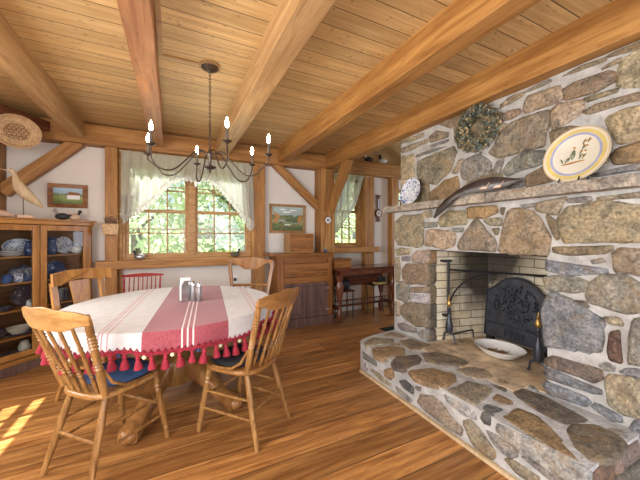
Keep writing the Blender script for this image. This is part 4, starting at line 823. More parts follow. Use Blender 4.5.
# salt, pepper and napkins
nk = thing('napkin_holder', 'white paper napkins standing in a silver holder beside the two shakers', 'napkin holder', (.10, 2.73, .759), R(20))
MB().box(-.035, .035, -.020, .020, .005, .195).build('napkins', 'paper', nk, bevel=.003)
MB().box(-.042, .042, -.026, .026, 0, .005).build('base_plate', 'chrome', nk)
for s in (-1, 1): MB().prism([(-.042, 0), (.042, 0), (.042, .13), (.02, .165), (-.02, .165), (-.042, .13)], lambda a, b, h: (a, s * .024 + h, b + .0052), -.0015, .0015).build('side_plate', 'chrome', nk)
def shaker(loc, label, h, group='shakers on the table'):
    s = thing('condiment_shaker', label, 'shaker', loc, 0, group)
    MB().lathe([(.019, 0), (.021, .006), (.018, h * .55), (.017, h * .74), (.001, h * .74)], seg=16).build('body', 'pewter', s, smooth=True)
    MB().lathe([(.018, h * .742), (.019, h * .82), (.013, h * .95), (.001, h)], seg=16).build('cap', 'chrome', s, smooth=True)
shaker((.158, 2.70, .758), 'silver shaker with domed cap, directly next to the napkin holder', .17)
shaker((.202, 2.672, .758), 'slightly shorter silver shaker, further from the napkin holder', .155)

# ================================================================ CHAIRS   (each faces its own +Y)
BEAD = [(0, .011), (.06, .012), (.12, .013), (.30, .0135), (.34, .010), (.36, .0145), (.38, .010), (.40, .0145), (.42, .010), (.44, .0145), (.46, .011), (.56, .0135), (.60, .010), (.62, .015), (.64, .010), (.66, .015), (.68, .010), (.70, .015), (.72, .010), (.74, .015), (.76, .010), (.78, .012), (.88, .012), (1, .009)]
def bead(k, f=1.0): return [(t, r * k) for t, r in BEAD]
SPN = [(0, .009), (.10, .011), (.22, .012), (.26, .008), (.28, .0125), (.30, .008), (.32, .0125), (.34, .008), (.36, .0125), (.38, .009), (.54, .011), (.60, .008), (.63, .012), (.66, .008), (.69, .012), (.72, .008), (.85, .009), (1, .007)]
def seat_outline(w0, w1, d, n=36):
    pts = []
    for k in range(n):
        a = 2 * PI * k / n; x, y = math.cos(a), math.sin(a)
        x = math.copysign(abs(x) ** .62, x); y = math.copysign(abs(y) ** .62, y)
        w_ = (w0 if y < 0 else w1) * (1 if y < 0 else 1) ; t = (y + 1) / 2; ww = w0 + (w1 - w0) * t
        pts.append((x * ww / 2, y * d / 2))
    return pts
def windsor_like(name, label, loc, rz, light, dark, crest, spindles=5, legs=True, group=None, H=.95, hip=True, turned_front=True, CW=.215):
    t = thing(name, label, 'chair', loc, rz, group)
    mb = MB(); mb.prism(seat_outline(.38, .43, .42), lambda a, b, h: (a, b, h), .425, .455); mb.build('seat', dark, t, bevel=.010, smooth=True)
    Z0 = .43
    for s in (-1, 1):
        pr_ = [(0, .015), (.08, .016), (.12, .021), (.15, .015), (.18, .021), (.21, .015), (.24, .021), (.27, .016), (.45, .019), (.75, .019), (.80, .014), (.83, .019), (.86, .014), (.93, .017), (1, .013)]
        MB().turned((s * .16, .15, Z0), (s * .20, .21, 0), pr_, 12).build('leg', light, t, smooth=True)
        MB().turned((s * .135, -.14, Z0), (s * .185, -.26, 0), [(0, .016), (.3, .020), (.7, .018), (1, .013)], 12).build('leg', light, t, smooth=True)
    def at(p, q, k): return tuple(a + (b - a) * k for a, b in zip(p, q))
    FL = lambda s, z: at((s * .16, .15, Z0), (s * .20, .21, 0), 1 - z / Z0); RL = lambda s, z: at((s * .135, -.14, Z0), (s * .185, -.26, 0), 1 - z / Z0)
    for s in (-1, 1):
        for z in (.16, .27): MB().tube([FL(s, z), at(FL(s, z), RL(s, z), .5), RL(s, z)], [.007, .010, .007], 8).build('stretcher', light, t, smooth=True)
    MB().turned(FL(-1, .23), FL(1, .23), [(0, .007), (.2, .009), (.25, .014), (.3, .009), (.4, .010), (.5, .015), (.6, .010), (.7, .009), (.75, .014), (.8, .009), (1, .007)], 10).build('stretcher', light, t, smooth=True)
    MB().tube([RL(-1, .21), RL(1, .21)], .009, 8).build('stretcher', light, t, smooth=True)
    bz = .45; CT = CW * 2
    def crest_y(x): return -.345 + .045 * (x / CW) ** 2      # crest bows backwards
    if crest in ('press', 'red'):
        c0, c1 = (H - .11, H) if crest == 'press' else (.835, H)
        for s in (-1, 1):
            k = 1.5 if crest == 'press' else .75
            MB().turned((s * .165, -.165, bz), (s * (CW - .02), crest_y(CW) - .0, H - .03), bead(k), 12).build('back_post', light, t, smooth=True)
        vs = []; n = 20
        for i in range(n + 1):
            x = -CW - .012 + (CT + .024) * i / n; u = abs(x) / CW
            if crest == 'press': top = H - .030 * max(0, u - .55) ** 1 * 2.2 + .006 * math.cos(u * 7); bot = c0 + .012 * u ** 2 + .022 * (1 if u < .55 else max(0, 1 - (u - .55) * 4)) * -1 + .02
            else: top = H + .006 - .012 * u; bot = c0 + .012 * u
            y = crest_y(x); th = .010
            for yy, zz_ in ((y - th, bot), (y + th, bot), (y + th * .8 - .004, (bot + top) / 2), (y + th * .6 - .010, top), (y - th - .008, top), (y - th - .004, (bot + top) / 2)): vs.append((x, yy, zz_))
        fs = [(i * 6 + k, i * 6 + (k + 1) % 6, i * 6 + 6 + (k + 1) % 6, i * 6 + 6 + k) for i in range(n) for k in range(6)] + [tuple(range(6)), tuple(n * 6 + k for k in range(6))]
        cr_ = MB().add(vs, fs).build('crest_rail', dark if crest == 'red' else dark.replace('oak', 'oak'), t, bevel=.003, smooth=True)
        for i in range(spindles):
            f_ = (i + .5) / spindles * 2 - 1; x0, x1 = f_ * .145, f_ * (CW - .045)
            MB().turned((x0, -.185 + .03 * abs(f_) ** 2, bz), (x1, crest_y(x1), c0 + .025), [(a, r * (1 if crest == 'press' else .65)) for a, r in SPN], 9).build('spindle', light, t, smooth=True)
    if hip:
        for s in (-1, 1):
            MB().tube([(s * .183, -.19, .60), (s * .20, -.15, .52), (s * .205, -.08, .475), (s * .20, .02, .462), (s * .195, .09, .462)], [.007, .009, .009, .009, .006], 8).build('hip_brace', light, t, smooth=True)
    if crest == 'splat':
        for s in (-1, 1):
            vs = [(s * .175, -.17, bz), (s * .205, -.235, .72), (s * .205, -.27, H - .09)]; mb = MB()
            for p, q in zip(vs, vs[1:]):
                mb.add([(p[0] - .024, p[1] - .012, p[2]), (p[0] + .024, p[1] - .012, p[2]), (p[0] + .024, p[1] + .012, p[2]), (p[0] - .024, p[1] + .012, p[2]), (q[0] - .024, q[1] - .012, q[2]), (q[0] + .024, q[1] - .012, q[2]), (q[0] + .024, q[1] + .012, q[2]), (q[0] - .024, q[1] + .012, q[2])], [(0, 1, 5, 4), (1, 2, 6, 5), (2, 3, 7, 6), (3, 0, 4, 7), (3, 2, 1, 0), (4, 5, 6, 7)])
            mb.build('back_post', light, t, bevel=.003)
        n = 20; poly = [(-.255, H - .11)] + [(-.255 + .51 * i / n, H - .012 + .012 * math.sin(PI * i / n)) for i in range(n + 1)] + [(.255, H - .11), (.20, H - .105)] + [(.185 - .37 * i / n, H - .115 + .035 * math.sin(PI * i / n)) for i in range(n + 1)] + [(-.20, H - .085)]
        MB().prism(poly, lambda a, b, h: (a, -.275 - (b - H) * .1 + h + .04 * (a / .22) ** 2, b), -.012, .012).build('crest_rail', light, t, bevel=.003)
        MB().prism([(-.085, .46), (.085, .46), (.075, .62), (.07, .75), (.085, H - .09), (-.085, H - .09), (-.07, .75), (-.075, .62)], lambda a, b, h: (a, -.175 - (b - .45) * .19 + h, b), -.006, .006).build('splat', 'cab', t, bevel=.002)
    if crest == 'scallop':
        n = 24; o = []; i_ = []
        W2_ = .25
        for s in (-1, 1):
            MB().tube([(s * .175, -.17, bz), (s * .195, -.22, .70), (s * (W2_ - .015), -.26, H - .10), (s * (W2_ - .03), -.272, H - .035)], [.019, .020, .022, .024], 8).build('back_post', light, t, smooth=True)
        poly = [(-W2_ + .01, H - .05)] + [(-W2_ + 2 * W2_ * i / n, H - .028 + .030 * math.sin(PI * i / n) ** .7 - .006 * math.sin(3 * PI * i / n)) for i in range(n + 1)] + [(W2_ - .01, H - .05), (W2_ - .05, H - .055)] + [(W2_ - .06 - (2 * W2_ - .12) * i / n, H - .06 - .075 * math.sin(PI * i / n) ** 1.1 + .008 * math.sin(5 * PI * i / n)) for i in range(n + 1)] + [(-W2_ + .05, H - .055)]
        MB().prism(poly, lambda a, b, h: (a, -.275 + h + .035 * (a / .22) ** 2, b), -.013, .013).build('crest_rail', light, t, bevel=.003)
        MB().tube([(-.195, -.235, .76), (0, -.275, .755), (.195, -.235, .76)], [.014, .014, .014], 8).build('lower_back_rail', light, t, smooth=True)
        for i in range(5):
            x = (i - 2) * .06; MB().turned((x * .8, -.18, bz), (x, -.262 + abs(x) * .1, .755), [(a, r * .8) for a, r in SPN], 8).build('spindle', light, t, smooth=True)
    return t
CHG = 'chairs around the dining table'
ch_a = windsor_like('dining_chair', 'pressed-back oak spindle chair with blue denim seat pad, back towards the china cabinet corner', (-.315, 2.17, 0), R(-46), 'oak', 'oakx', 'press', 5, group=CHG, H=.945, CW=.25)
ch_b = windsor_like('dining_chair', 'pressed-back oak spindle chair with black seat pad, nearest to the stone hearth', (.445, 2.10, 0), R(38), 'oak', 'oakdx', 'press', 5, group=CHG, H=.955, CW=.228)
ch_d = windsor_like('dining_chair', 'oak chair with arched top board and wide centre splat in front of the china cabinet', (-.495, 3.02, 0), R(-127), 'cab', 'cabx', 'splat', group=CHG, H=1.02, hip=False)
ch_e = windsor_like('dining_chair', 'oak chair with scalloped crest and open back between table and dark cupboard', (.67, 3.09, 0), R(153), 'oakd', 'oakdx', 'scallop', group=CHG, H=1.06, hip=False)
ch_c = windsor_like('dining_chair', 'small red painted spindle chair behind the table below the double window', (-.295, 3.60, 0), R(180), 'red', 'red', 'red', 7, group=CHG, H=.872, hip=False, CW=.195)
def cushion(label, mat, loc, rz, group='chair cushions'):
    c = thing('seat_cushion', label, 'cushion', loc, rz, group); n = 40; vs = []; prof = [(0.001, .046), (.3, .047), (.6, .044), (.85, .036), (.97, .022), (1.0, .012), (.96, .003), (.001, .001)]
    for q, z in prof:
        for k in range(n):
            a = 2 * PI * k / n; x, y = math.cos(a), math.sin(a); x = math.copysign(abs(x) ** .7, x); y = math.copysign(abs(y) ** .7, y)
            w_ = noise.noise(Vector((x * q * 2.5, y * q * 2.5, z * 9))) * .006
            vs.append((x * q * .178, y * q * .165 + .012, max(.0, z + (w_ if z > .02 else 0))))
    MB().add(vs, [(i * n + k, i * n + (k + 1) % n, (i + 1) * n + (k + 1) % n, (i + 1) * n + k) for i in range(len(prof) - 1) for k in range(n)]).build('pad', mat, c, smooth=True)
    for s in (-1, 1): MB().tube([(s * .12, -.135, .02), (s * .138, -.155, .012), (s * .142, -.150, .006)], .004, 5).build('tie', mat, c)
cushion('faded blue denim cushion on the oak chair nearest the lens', 'denim', (-.30, 2.185, .457), R(-46))
cushion('black cushion on the oak chair beside the stone hearth', 'blackc', (.435, 2.11, .457), R(38))

# ================================================================ CORNER CHINA CABINET
cb = thing('china_cabinet', 'oak corner china cabinet with two glazed doors full of blue and white dishes', 'cabinet', (-1.184, 3.926, 0), R(45))
PLAN = [(-.5, 0), (.5, 0), (.5, .20), (.18, .50), (-.18, .50), (-.5, .20)]
def ins(p, k): return [(x * (1 - k), .5 * k * .4 + y * (1 - k)) for x, y in p]
Pz = lambda a, b, h: (a, b, h)
MB().prism([(-.5, .012), (.5, .012), (.5, .20), (.18, .50), (-.18, .50), (-.5, .20)], Pz, 0, .125).build('plinth', 'cabx', cb, bevel=.003)
MB().box(-.515, .515, -.012, .012, 0, .085).build('base_moulding', 'hutchp', cb, bevel=.004)
bk = MB()
for (a, b) in zip(PLAN[1:], PLAN[2:] + PLAN[:1]):
    if a == (-.5, .20): pass
    a, b = Vector(a), Vector(b); d = (b - a).normalized(); nn = Vector((-d.y, d.x)) * .012
    if b == Vector((-.5, 0)): b = Vector((-.5, 0))
    bk.prism([tuple(a), tuple(b), tuple(b + nn), tuple(a + nn)], Pz, .125, 1.43)
bk.build('case_sides', 'cabi', cb)
for z in (.127, .318, .578, .838, 1.088): MB().prism([(-.485, .03), (.485, .03), (.485, .195), (.175, .485), (-.175, .485), (-.485, .195)], Pz, z, z + .016).build('shelf', 'cabx', cb)
MB().prism([(-.53, -.03), (.53, -.03), (.53, .20), (.19, .52), (-.19, .52), (-.53, .20)], Pz, 1.455, 1.472).build('top_board', 'cabx', cb, bevel=.004)
MB().prism([(-.515, -.015), (.515, -.015), (.5, .20), (.18, .50), (-.18, .50), (-.5, .20)], Pz, 1.415, 1.455).build('cornice', 'cabx', cb, bevel=.006)
MB().box(-.5, -.465, 0, .02, .125, 1.415).build('stile', 'cab', cb); MB().box(.465, .5, 0, .02, .125, 1.415).build('stile', 'cab', cb)
for s in (-1, 1):
    a, b = sorted((s * .004, s * .463)); d = MB(); w1 = .055 if s > 0 else .055; z0, z1 = .145, 1.41
    d.box(a, a + .055, -.004, .018, z0, z1); d.box(b - .055, b, -.004, .018, z0, z1); d.box(a + .055, b - .055, -.004, .018, z1 - .055, z1); d.box(a + .055, b - .055, -.004, .018, z0, z0 + .05)
    dr = d.build('door', 'cab', cb, bevel=.003)
    MB().box(a + .055, b - .055, .005, .008, z0 + .05, z1 - .055).build('glass_pane', 'cglass', dr)
MB().lathe([(.008, 0), (.006, .012), (.012, .022), (.001, .028)], seg=12).xf(Matrix.Rotation(R(90), 4, 'X')).build('door_knob', 'brass', cb, smooth=True, loc=(.035, -.004, .78))
CM = Matrix.Translation((-1.184, 3.926, 0)) @ Matrix.Rotation(R(45), 4, 'Z')
def cpos(d, dep, z): return tuple(CM @ Vector((.5 - d + .54 * dep, dep, z)))
def dish_thing(name, label, cat, d, dep, z, prof, mat, group, seg=20, sx=1, sy=1, rz=45):
    o = MB().lathe(prof, seg=seg, sx=sx, sy=sy).build(name, mat, smooth=True, loc=cpos(d, dep, z), rot=(0, 0, R(rz))); return tag(o, label, cat, group)
G_ = 'dishes in the china cabinet'
def standing(name, label, d, dep, z, r, mat, sx=1.0):
    t = thing(name, label, 'plate', cpos(d, dep, z), R(45), G_)
    disc_plate(t, r, mat, lambda a, b, h: (a * sx, .18 * b + .0 + .18 * r - h, b + r * 1.0), 'dish'); return t
def stack(prefix, n, d, dep, z, r, mat, what, where, pitch=.014, h=.02):
    names = ['lowest', 'second', 'third', 'fourth', 'fifth', 'sixth']
    for i in range(n):
        nm = 'topmost plate' if i == n - 1 else ('lowest plate' if i == 0 else names[i] + ' plate from below')
        dish_thing(prefix, f'{what}, {nm} in the stack {where}', 'plate', d, dep, z + i * pitch, [(r * .5, 0), (r * .55, .003), (r * .96, h), (r, h), (r * .98, h - .002), (r * .6, .008 if 0 else .007), (.001, .006)][:6] + [(.001, .007)], mat, G_)
S = (1.104, .854, .594, .334, .143)
standing('oval_platter', 'blue and white oval platter standing behind the plate stack on the top shelf', .665, .26, S[0], .085, 'blue', 1.7)
stack('plate', 3, .735, .13, S[0], .105, 'white', 'white plate', 'on the top shelf', .016, .022)
def jug(label, d, dep, z, h, r, mat, name='jug', cat='jug'):
    t = thing(name, label, cat, cpos(d, dep, z), R(-60), G_)
    MB().lathe([(r * .6, 0), (r * .95, h * .15), (r, h * .35), (r * .75, h * .65), (r * .6, h * .8), (r * .75, h), (r * .68, h), (r * .5, h * .8), (.001, h * .7)], seg=20).build('body', mat, t, smooth=True)
    MB().tube([(-r * .65, 0, h * .9), (-r * 1.3, 0, h * .8), (-r * 1.4, 0, h * .5), (-r * .9, 0, h * .3)], r * .12, 6).build('handle', mat, t, smooth=True)
    MB().tube([(r * .5, 0, h * .88), (r * .95, 0, h * 1.0)], [r * .3, r * .12], 8).build('spout', mat, t, smooth=True)
def mug(label, d, dep, z, h, r, mat):
    t = thing('mug', label, 'mug', cpos(d, dep, z), R(-40), G_)
    MB().lathe([(r * .85, 0), (r, h * .1), (r, h), (r * .9, h), (r * .88, h * .15), (.001, h * .12)], seg=18).build('body', mat, t, smooth=True)
    MB().tube([(r * .95, 0, h * .85), (r * 1.6, 0, h * .75), (r * 1.6, 0, h * .4), (r * .95, 0, h * .25)], r * .13, 6).build('handle', mat, t, smooth=True)
jug('dark blue patterned jug beside the white plates on the top shelf', .597, .13, S[0], .15, .040, 'blued')
jug('deep blue patterned pitcher on the top shelf behind the door on the window side', .395, .13, S[0], .18, .045, 'blued', 'pitcher', 'pitcher')
standing('dinner_plate', 'blue and white plate standing between pitcher and white teapot on the top shelf', .275, .20, S[0], .095, 'blue')
tp = thing('teapot', 'white teapot on the top shelf', 'teapot', cpos(.15, .12, S[0]), R(45), G_)
MB().lathe([(.03, 0), (.048, .015), (.055, .045), (.045, .075), (.025, .085), (.022, .085), (.02, .09), (.001, .098)], seg=20).build('body', 'white', tp, smooth=True)
MB().tube([(.05, 0, .03), (.075, 0, .05), (.088, 0, .08)], [.012, .008, .006], 8).build('spout', 'white', tp, smooth=True)
MB().tube([(-.045, 0, .07), (-.08, 0, .07), (-.082, 0, .035), (-.05, 0, .025)], .005, 6).build('handle', 'white', tp, smooth=True)
MB().ball((0, 0, .102), .008, 8, 6).build('lid_knob', 'white', tp, smooth=True)
mug('cobalt blue mug at the outer end of the second shelf', .76, .10, S[1], .075, .035, 'cobalt')
mug('pale blue and white striped mug in the middle of the second shelf', .675, .09, S[1], .08, .033, 'blue')
dish_thing('casserole', 'bright blue and white squat bowl near the door post on the second shelf', 'bowl', .605, .10, S[1], [(.04, 0), (.058, .02), (.06, .055), (.055, .06), (.045, .03), (.001, .02)], 'blued', G_)
dish_thing('tureen', 'grey patterned lidded tureen behind the mugs on the second shelf', 'tureen', .64, .24, S[1], [(.05, 0), (.09, .03), (.105, .07), (.105, .085), (.085, .12), (.03, .135), (.015, .15), (.001, .155)], 'grey', G_, sx=1.2, sy=.8)
standing('oval_platter', 'dark blue oval platter standing on the second shelf next to the sauce bowl', .36, .20, S[1], .085, 'blued', 1.2)
dish_thing('saucer', 'white saucer under the sauce bowl on the second shelf', 'saucer', .20, .12, S[1], [(.05, 0), (.085, .012), (.087, .014), (.05, .006), (.001, .005)], 'white', G_)
dish_thing('sauce_bowl', 'cream footed sauce bowl standing on the white saucer', 'bowl', .20, .12, S[1] + .008, [(.03, 0), (.025, .012), (.05, .03), (.062, .055), (.056, .055), (.04, .03), (.001, .022)], 'cream', G_, sx=1.15, sy=.8)
standing('dinner_plate', 'brown rimmed plate with blue centre standing on the third shelf', .635, .17, S[2], .105, 'brownc')
jug('small blue and white cream jug in front of the brown rimmed plate', .59, .06, S[2], .07, .028, 'blue', 'cream_jug')
stack('saucer', 2, .79, .12, S[2], .075, 'grey', 'small grey patterned saucer', 'on the third shelf')
stack('soup_plate', 6, .335, .13, S[2], .088, 'blue', 'blue rimmed soup plate', 'behind the chair splat', .021, .024)
dish_thing('serving_platter', 'large grey patterned oval dish lying under the cream bowl on the fourth shelf', 'platter', .67, .14, S[3], [(.09, 0), (.135, .015), (.138, .018), (.09, .008), (.001, .006)], 'grey', G_, sx=1.05, sy=.8)
dish_thing('serving_bowl', 'cream oval bowl stacked on the grey oval dish', 'bowl', .67, .14, S[3] + .010, [(.05, 0), (.085, .035), (.105, .065), (.098, .065), (.08, .035), (.001, .02)], 'cream', G_, sx=1.05, sy=.75)
dish_thing('covered_dish', 'brown patterned covered dish at the outer end of the fourth shelf', 'dish', .85, .17, S[3], [(.05, 0), (.08, .03), (.085, .06), (.06, .09), (.012, .10), (.014, .115), (.001, .12)], 'brownc', G_)
stack('bread_plate', 4, .31, .13, S[3], .08, 'white', 'white bread plate', 'on the fourth shelf', .015, .018)
dish_thing('small_vase', 'plain cream rounded vase on the bottom shelf', 'vase', .63, .14, S[4], [(.028, 0), (.045, .025), (.05, .06), (.035, .09), (.03, .105), (.034, .11), (.028, .11), (.02, .09), (.001, .085)], 'cream', G_)
dish_thing('shallow_dish', 'shallow cream dish with patterned rim on the bottom shelf', 'dish', .77, .12, S[4], [(.06, 0), (.11, .02), (.112, .024), (.06, .01), (.001, .008)], 'grey', G_)
dish_thing('mixing_bowl', 'large cream mixing bowl on the bottom shelf of the window-side door', 'bowl', .29, .15, S[4], [(.05, 0), (.09, .05), (.10, .09), (.094, .09), (.08, .05), (.001, .02)], 'cream', G_)

# ================================================================ DARK CUPBOARD BY THE POST
hu = thing('dry_sink_cupboard', 'old brown pine cupboard with faded purple-grey doors under the landscape painting', 'cupboard', (1.728, 3.95, 0))
hx = .433
HB = lambda x0, x1, y0, y1, z0, z1, nm, mt, bv=.003, par=hu: MB().box(x0, x1, y0, y1, z0, z1).build(nm, mt, par, bevel=bv)
MB().box(-hx, -hx + .02, 0, .36, .12, 1.0).box(hx - .02, hx, 0, .36, .12, 1.0).box(-hx + .02, hx - .02, .34, .36, .12, 1.0).box(-hx + .02, hx - .02, .02, .34, .12, .14).build('carcass', 'hutchz', hu)
HB(-hx - .02, hx + .01, -.02, .37, 0, .125, 'plinth', 'hutchp')
HB(-hx - .09, hx + .02, -.035, .37, 1.022, 1.052, 'top_board', 'hutch', .006)
HB(-hx - .02, hx + .01, -.02, .34, .995, 1.022, 'cornice_moulding', 'hutch', .006)
HB(-hx, -hx + .10, -.002, .02, .125, .995, 'stile', 'hutchz'); HB(hx - .08, hx, -.002, .02, .125, .995, 'stile', 'hutchz')
MB().prism([(-hx + .10, .90)] + [(-hx + .10 + (2 * hx - .18) * i / 16, .955 - .035 * math.sin(PI * i / 16)) for i in range(17)] + [(hx - .08, .90), (hx - .08, .992), (-hx + .10, .992)][0:1] + [(hx - .08, .992), (-hx + .10, .992)], lambda a, b, h: (a, h, b), -.008, .006).build('arched_moulding', 'hutch', hu); HB(-hx + .102, hx - .082, .007, .02, .907, .993, 'frieze_board', 'hutch')
dd = HB(-hx + .102, hx - .082, -.012, .03, .765, .905, 'drawer', 'hutch')
HB(-hx + .102, hx - .082, -.004, .02, .72, .762, 'rail', 'hutchz'); HB(-hx + .102, hx - .082, -.012, .02, .625, .717, 'lower_drawer', 'hutch')
HB(-hx + .102, hx - .082, -.004, .02, .58, .622, 'rail', 'hutchp')
for a, b in ((-hx + .103, .005), (.009, hx - .083)):
    d = MB(); z0, z1 = .13, .578; st_ = .06
    d.box(a, a + st_, -.012, .010, z0, z1); d.box(b - st_, b, -.012, .010, z0, z1); d.box(a + st_, b - st_, -.012, .010, z0, z0 + st_); d.box(a + st_, b - st_, -.012, .010, z1 - st_, z1); d.box(a + st_, b - st_, -.002, .006, z0 + st_, z1 - st_)
    dr = d.build('door', 'hutchp', hu, bevel=.003)
    if b > .1:
        for z in (.22, .53): MB().box(b - .035, b + .03, -.018, -.012, z - .012, z + .012).build('hinge', 'pewter', dr, bevel=.003)
cd = thing('spice_drawer_chest', 'small honey-coloured chest of four little drawers on the cupboard top', 'drawer chest', (1.685, 4.10, 1.0535))
MB().box(-.19, .19, -.10, .14, 0, .285).build('case', 'boxl', cd, bevel=.003)
for i in range(2):
    for k in range(2):
        x = -.182 + .184 * i; z = .012 + .135 * k
        dr = MB().box(x, x + .178, -.110, -.1005, z, z + .126).build('drawer', 'hutch', cd, bevel=.003)
        MB().ball((x + .089, -.117, z + .063), .009, 8, 6).build('drawer_knob', 'brass', dr, smooth=True)
fg = thing('small_plant_pot', 'tiny green plant in a dark blue pot at the post end of the cupboard top', 'plant pot', (2.07, 4.0, 1.0535))
MB().lathe([(.018, 0), (.026, .03), (.028, .04), (.022, .04), (.001, .03)], seg=14).build('pot', 'blued', fg, smooth=True)
mb = MB(); rr = random.Random(3)
for i in range(26):
    a = rr.uniform(0, 2 * PI); r = rr.uniform(.01, .04); z = rr.uniform(.05, .085); c = Vector((0, 0, .035)); p = Vector((r * math.cos(a), r * math.sin(a), z)); q = Vector((-math.sin(a), math.cos(a), 0)) * .006
    mb.add([c, c.lerp(p, .6) + q, p, c.lerp(p, .6) - q], [(0, 1, 2, 3)])
mb.build('leaves', 'leafb', fg)

# ================================================================ MAHOGANY SIDE TABLE
dk = thing('library_table', 'dark carved mahogany library table with shaped legs and low stretcher under the small window', 'table', (2.78, 3.84, 0))
DX0, DX1 = -.60, .56
MB().box(DX0, DX1, -.02, .44, .785, .812).build('tabletop', 'mah', dk, bevel=.006)
MB().box(DX0 + .06, DX1 - .06, .01, .41, .70, .785).build('apron', 'mah', dk)
dw = MB().box(-.22, .20, -.004, .012, .71, .778).build('drawer', 'mahz', dk, bevel=.002); MB().tube([(-.04, -.012, .745), (0, -.022, .738), (.04, -.012, .745)], .004, 6).build('drawer_pull', 'brass', dw)
for x in (DX0 + .07, DX1 - .07):
    for y in (.045, .375):
        MB().lathe([(.03, 0), (.045, .02), (.04, .06), (.05, .10), (.035, .15), (.018, .20), (.017, .26), (.022, .31), (.045, .38), (.06, .46), (.062, .54), (.045, .60), (.04, .62), (.055, .65), (.06, .70)], seg=14, sy=.85).build('leg', 'mahz', dk, smooth=True).location = (x, y, 0)
    MB().box(x - .02, x + .02, .08, .34, .18, .23).build('end_stretcher', 'mah', dk, bevel=.004)
MB().box(DX0 + .09, DX1 - .09, .19, .23, .19, .22).build('long_stretcher', 'mah', dk, bevel=.004)
fr_ = MB()
for i in range(24):
    x = DX0 + .12 + (DX1 - DX0 - .24) * i / 23; fr_.tube([(x, .21, .22), (x + .012, .21, .25), (x, .21, .28)], .006, 5)
fr_.box(DX0 + .09, DX1 - .09, .198, .222, .278, .295); fr_.build('fretwork_rail', 'mah', dk)
MB().box(DX0 + .09, DX1 - .09, .37, .39, .48, .70).build('back_panel', 'mah', dk)
bxo = thing('wooden_box', 'plain reddish wooden box on the cupboard end of the dark library table', 'box', (2.34, 4.0, .8135))
MB().box(-.14, .14, -.08, .10, 0, .12).build('body', 'hutch', bxo, bevel=.003); MB().box(-.145, .145, -.085, .105, .121, .14).build('lid', 'hutch', bxo, bevel=.003)
# things below the table
ss = thing('wire_magazine_stand', 'black wire stand with papers on its tray, under the dark table by the chimney', 'stand', (3.08, 4.02, 0))
f = MB()
for x in (-.17, .17):
    for y in (-.08, .10): f.tube([(x, y, 0), (x * .9, y, .25), (x, y, .50)], .007, 6)
f.tube([(-.17, -.08, .25), (.17, -.08, .25)], .005, 6)
f.build('wire_frame', 'iron', ss); MB().box(-.19, .19, -.10, .12, .50, .512).build('tray', 'iron', ss)
pp = MB().box(-.08, .10, -.07, .08, 0, .018).build('folded_paper', 'yellow', loc=(3.08, 4.00, .513), rot=(0, 0, R(12))); tag(pp, 'yellowed folded paper lying on the wire stand tray', 'paper')
bk2 = MB().lathe([(.05, 0), (.07, .03), (.075, .10), (.06, .10), (.001, .02)], seg=16).build('dark_basket', 'dark', loc=(3.18, 4.07, .513), smooth=True); tag(bk2, 'small dark basket on the tray of the wire stand', 'basket')
bn = thing('low_bench', 'low dark bench holding a black bag under the dark table near the cupboard', 'bench', (2.44, 4.06, 0))
MB().box(-.13, .13, -.10, .12, .43, .45).build('bench_top', 'mah', bn)
for x in (-.11, .11):
    for y in (-.08, .10): MB().tube([(x, y, 0), (x, y, .43)], .010, 6).build('leg', 'iron', bn)
bag = MB().ball((0, 0, .085), .1, 14, 10, (1.1, .8, .86)).build('black_bag', 'dark', loc=(2.44, 4.07, .451), smooth=True); tag(bag, 'soft black bag sitting on the low bench', 'bag')

# ================================================================ CHANDELIER
chn = thing('candle_chandelier', 'dark iron six-arm candle chandelier with lit bulbs hanging on a chain over the table', 'chandelier', (.264, 2.46, ZC - .001))
MB().lathe([(.001, -.045), (.03, -.042), (.045, -.032), (.05, -.025), (.062, -.02), (.066, -.008), (.075, 0)], seg=28).build('canopy', 'bronze', chn, smooth=True)
MB().lathe([(.079, -.012), (.079, 0)], seg=28).build('canopy_block', 'boxl', chn)
n = 15; z = -.045
for i in range(n):
    a = i % 2 * PI / 2; pts = []
    for k in range(10):
        t = 2 * PI * k / 10; x = .007 * math.cos(t); zz_ = -.017 + .017 * math.sin(t); pts.append((x * math.cos(a), x * math.sin(a), zz_))
    MB().tube(pts, .0025, 5, closed=True).build('chain_link', 'bronze', chn).location = (0, 0, z - i * .0265)
zb = z - n * .0265
MB().tube([(0, 0, zb), (0, 0, -.69)], .0065, 8).build('stem', 'bronze', chn)
MB().lathe([(.001, -.835), (.008, -.825), (.010, -.812), (.006, -.805), (.025, -.80), (.045, -.79), (.048, -.782), (.03, -.775), (.012, -.765), (.012, -.72), (.024, -.70), (.026, -.68), (.014, -.665), (.008, -.64), (.001, -.64)], seg=20).build('hub', 'bronze', chn, smooth=True)
BZ = 2.06 - ZC
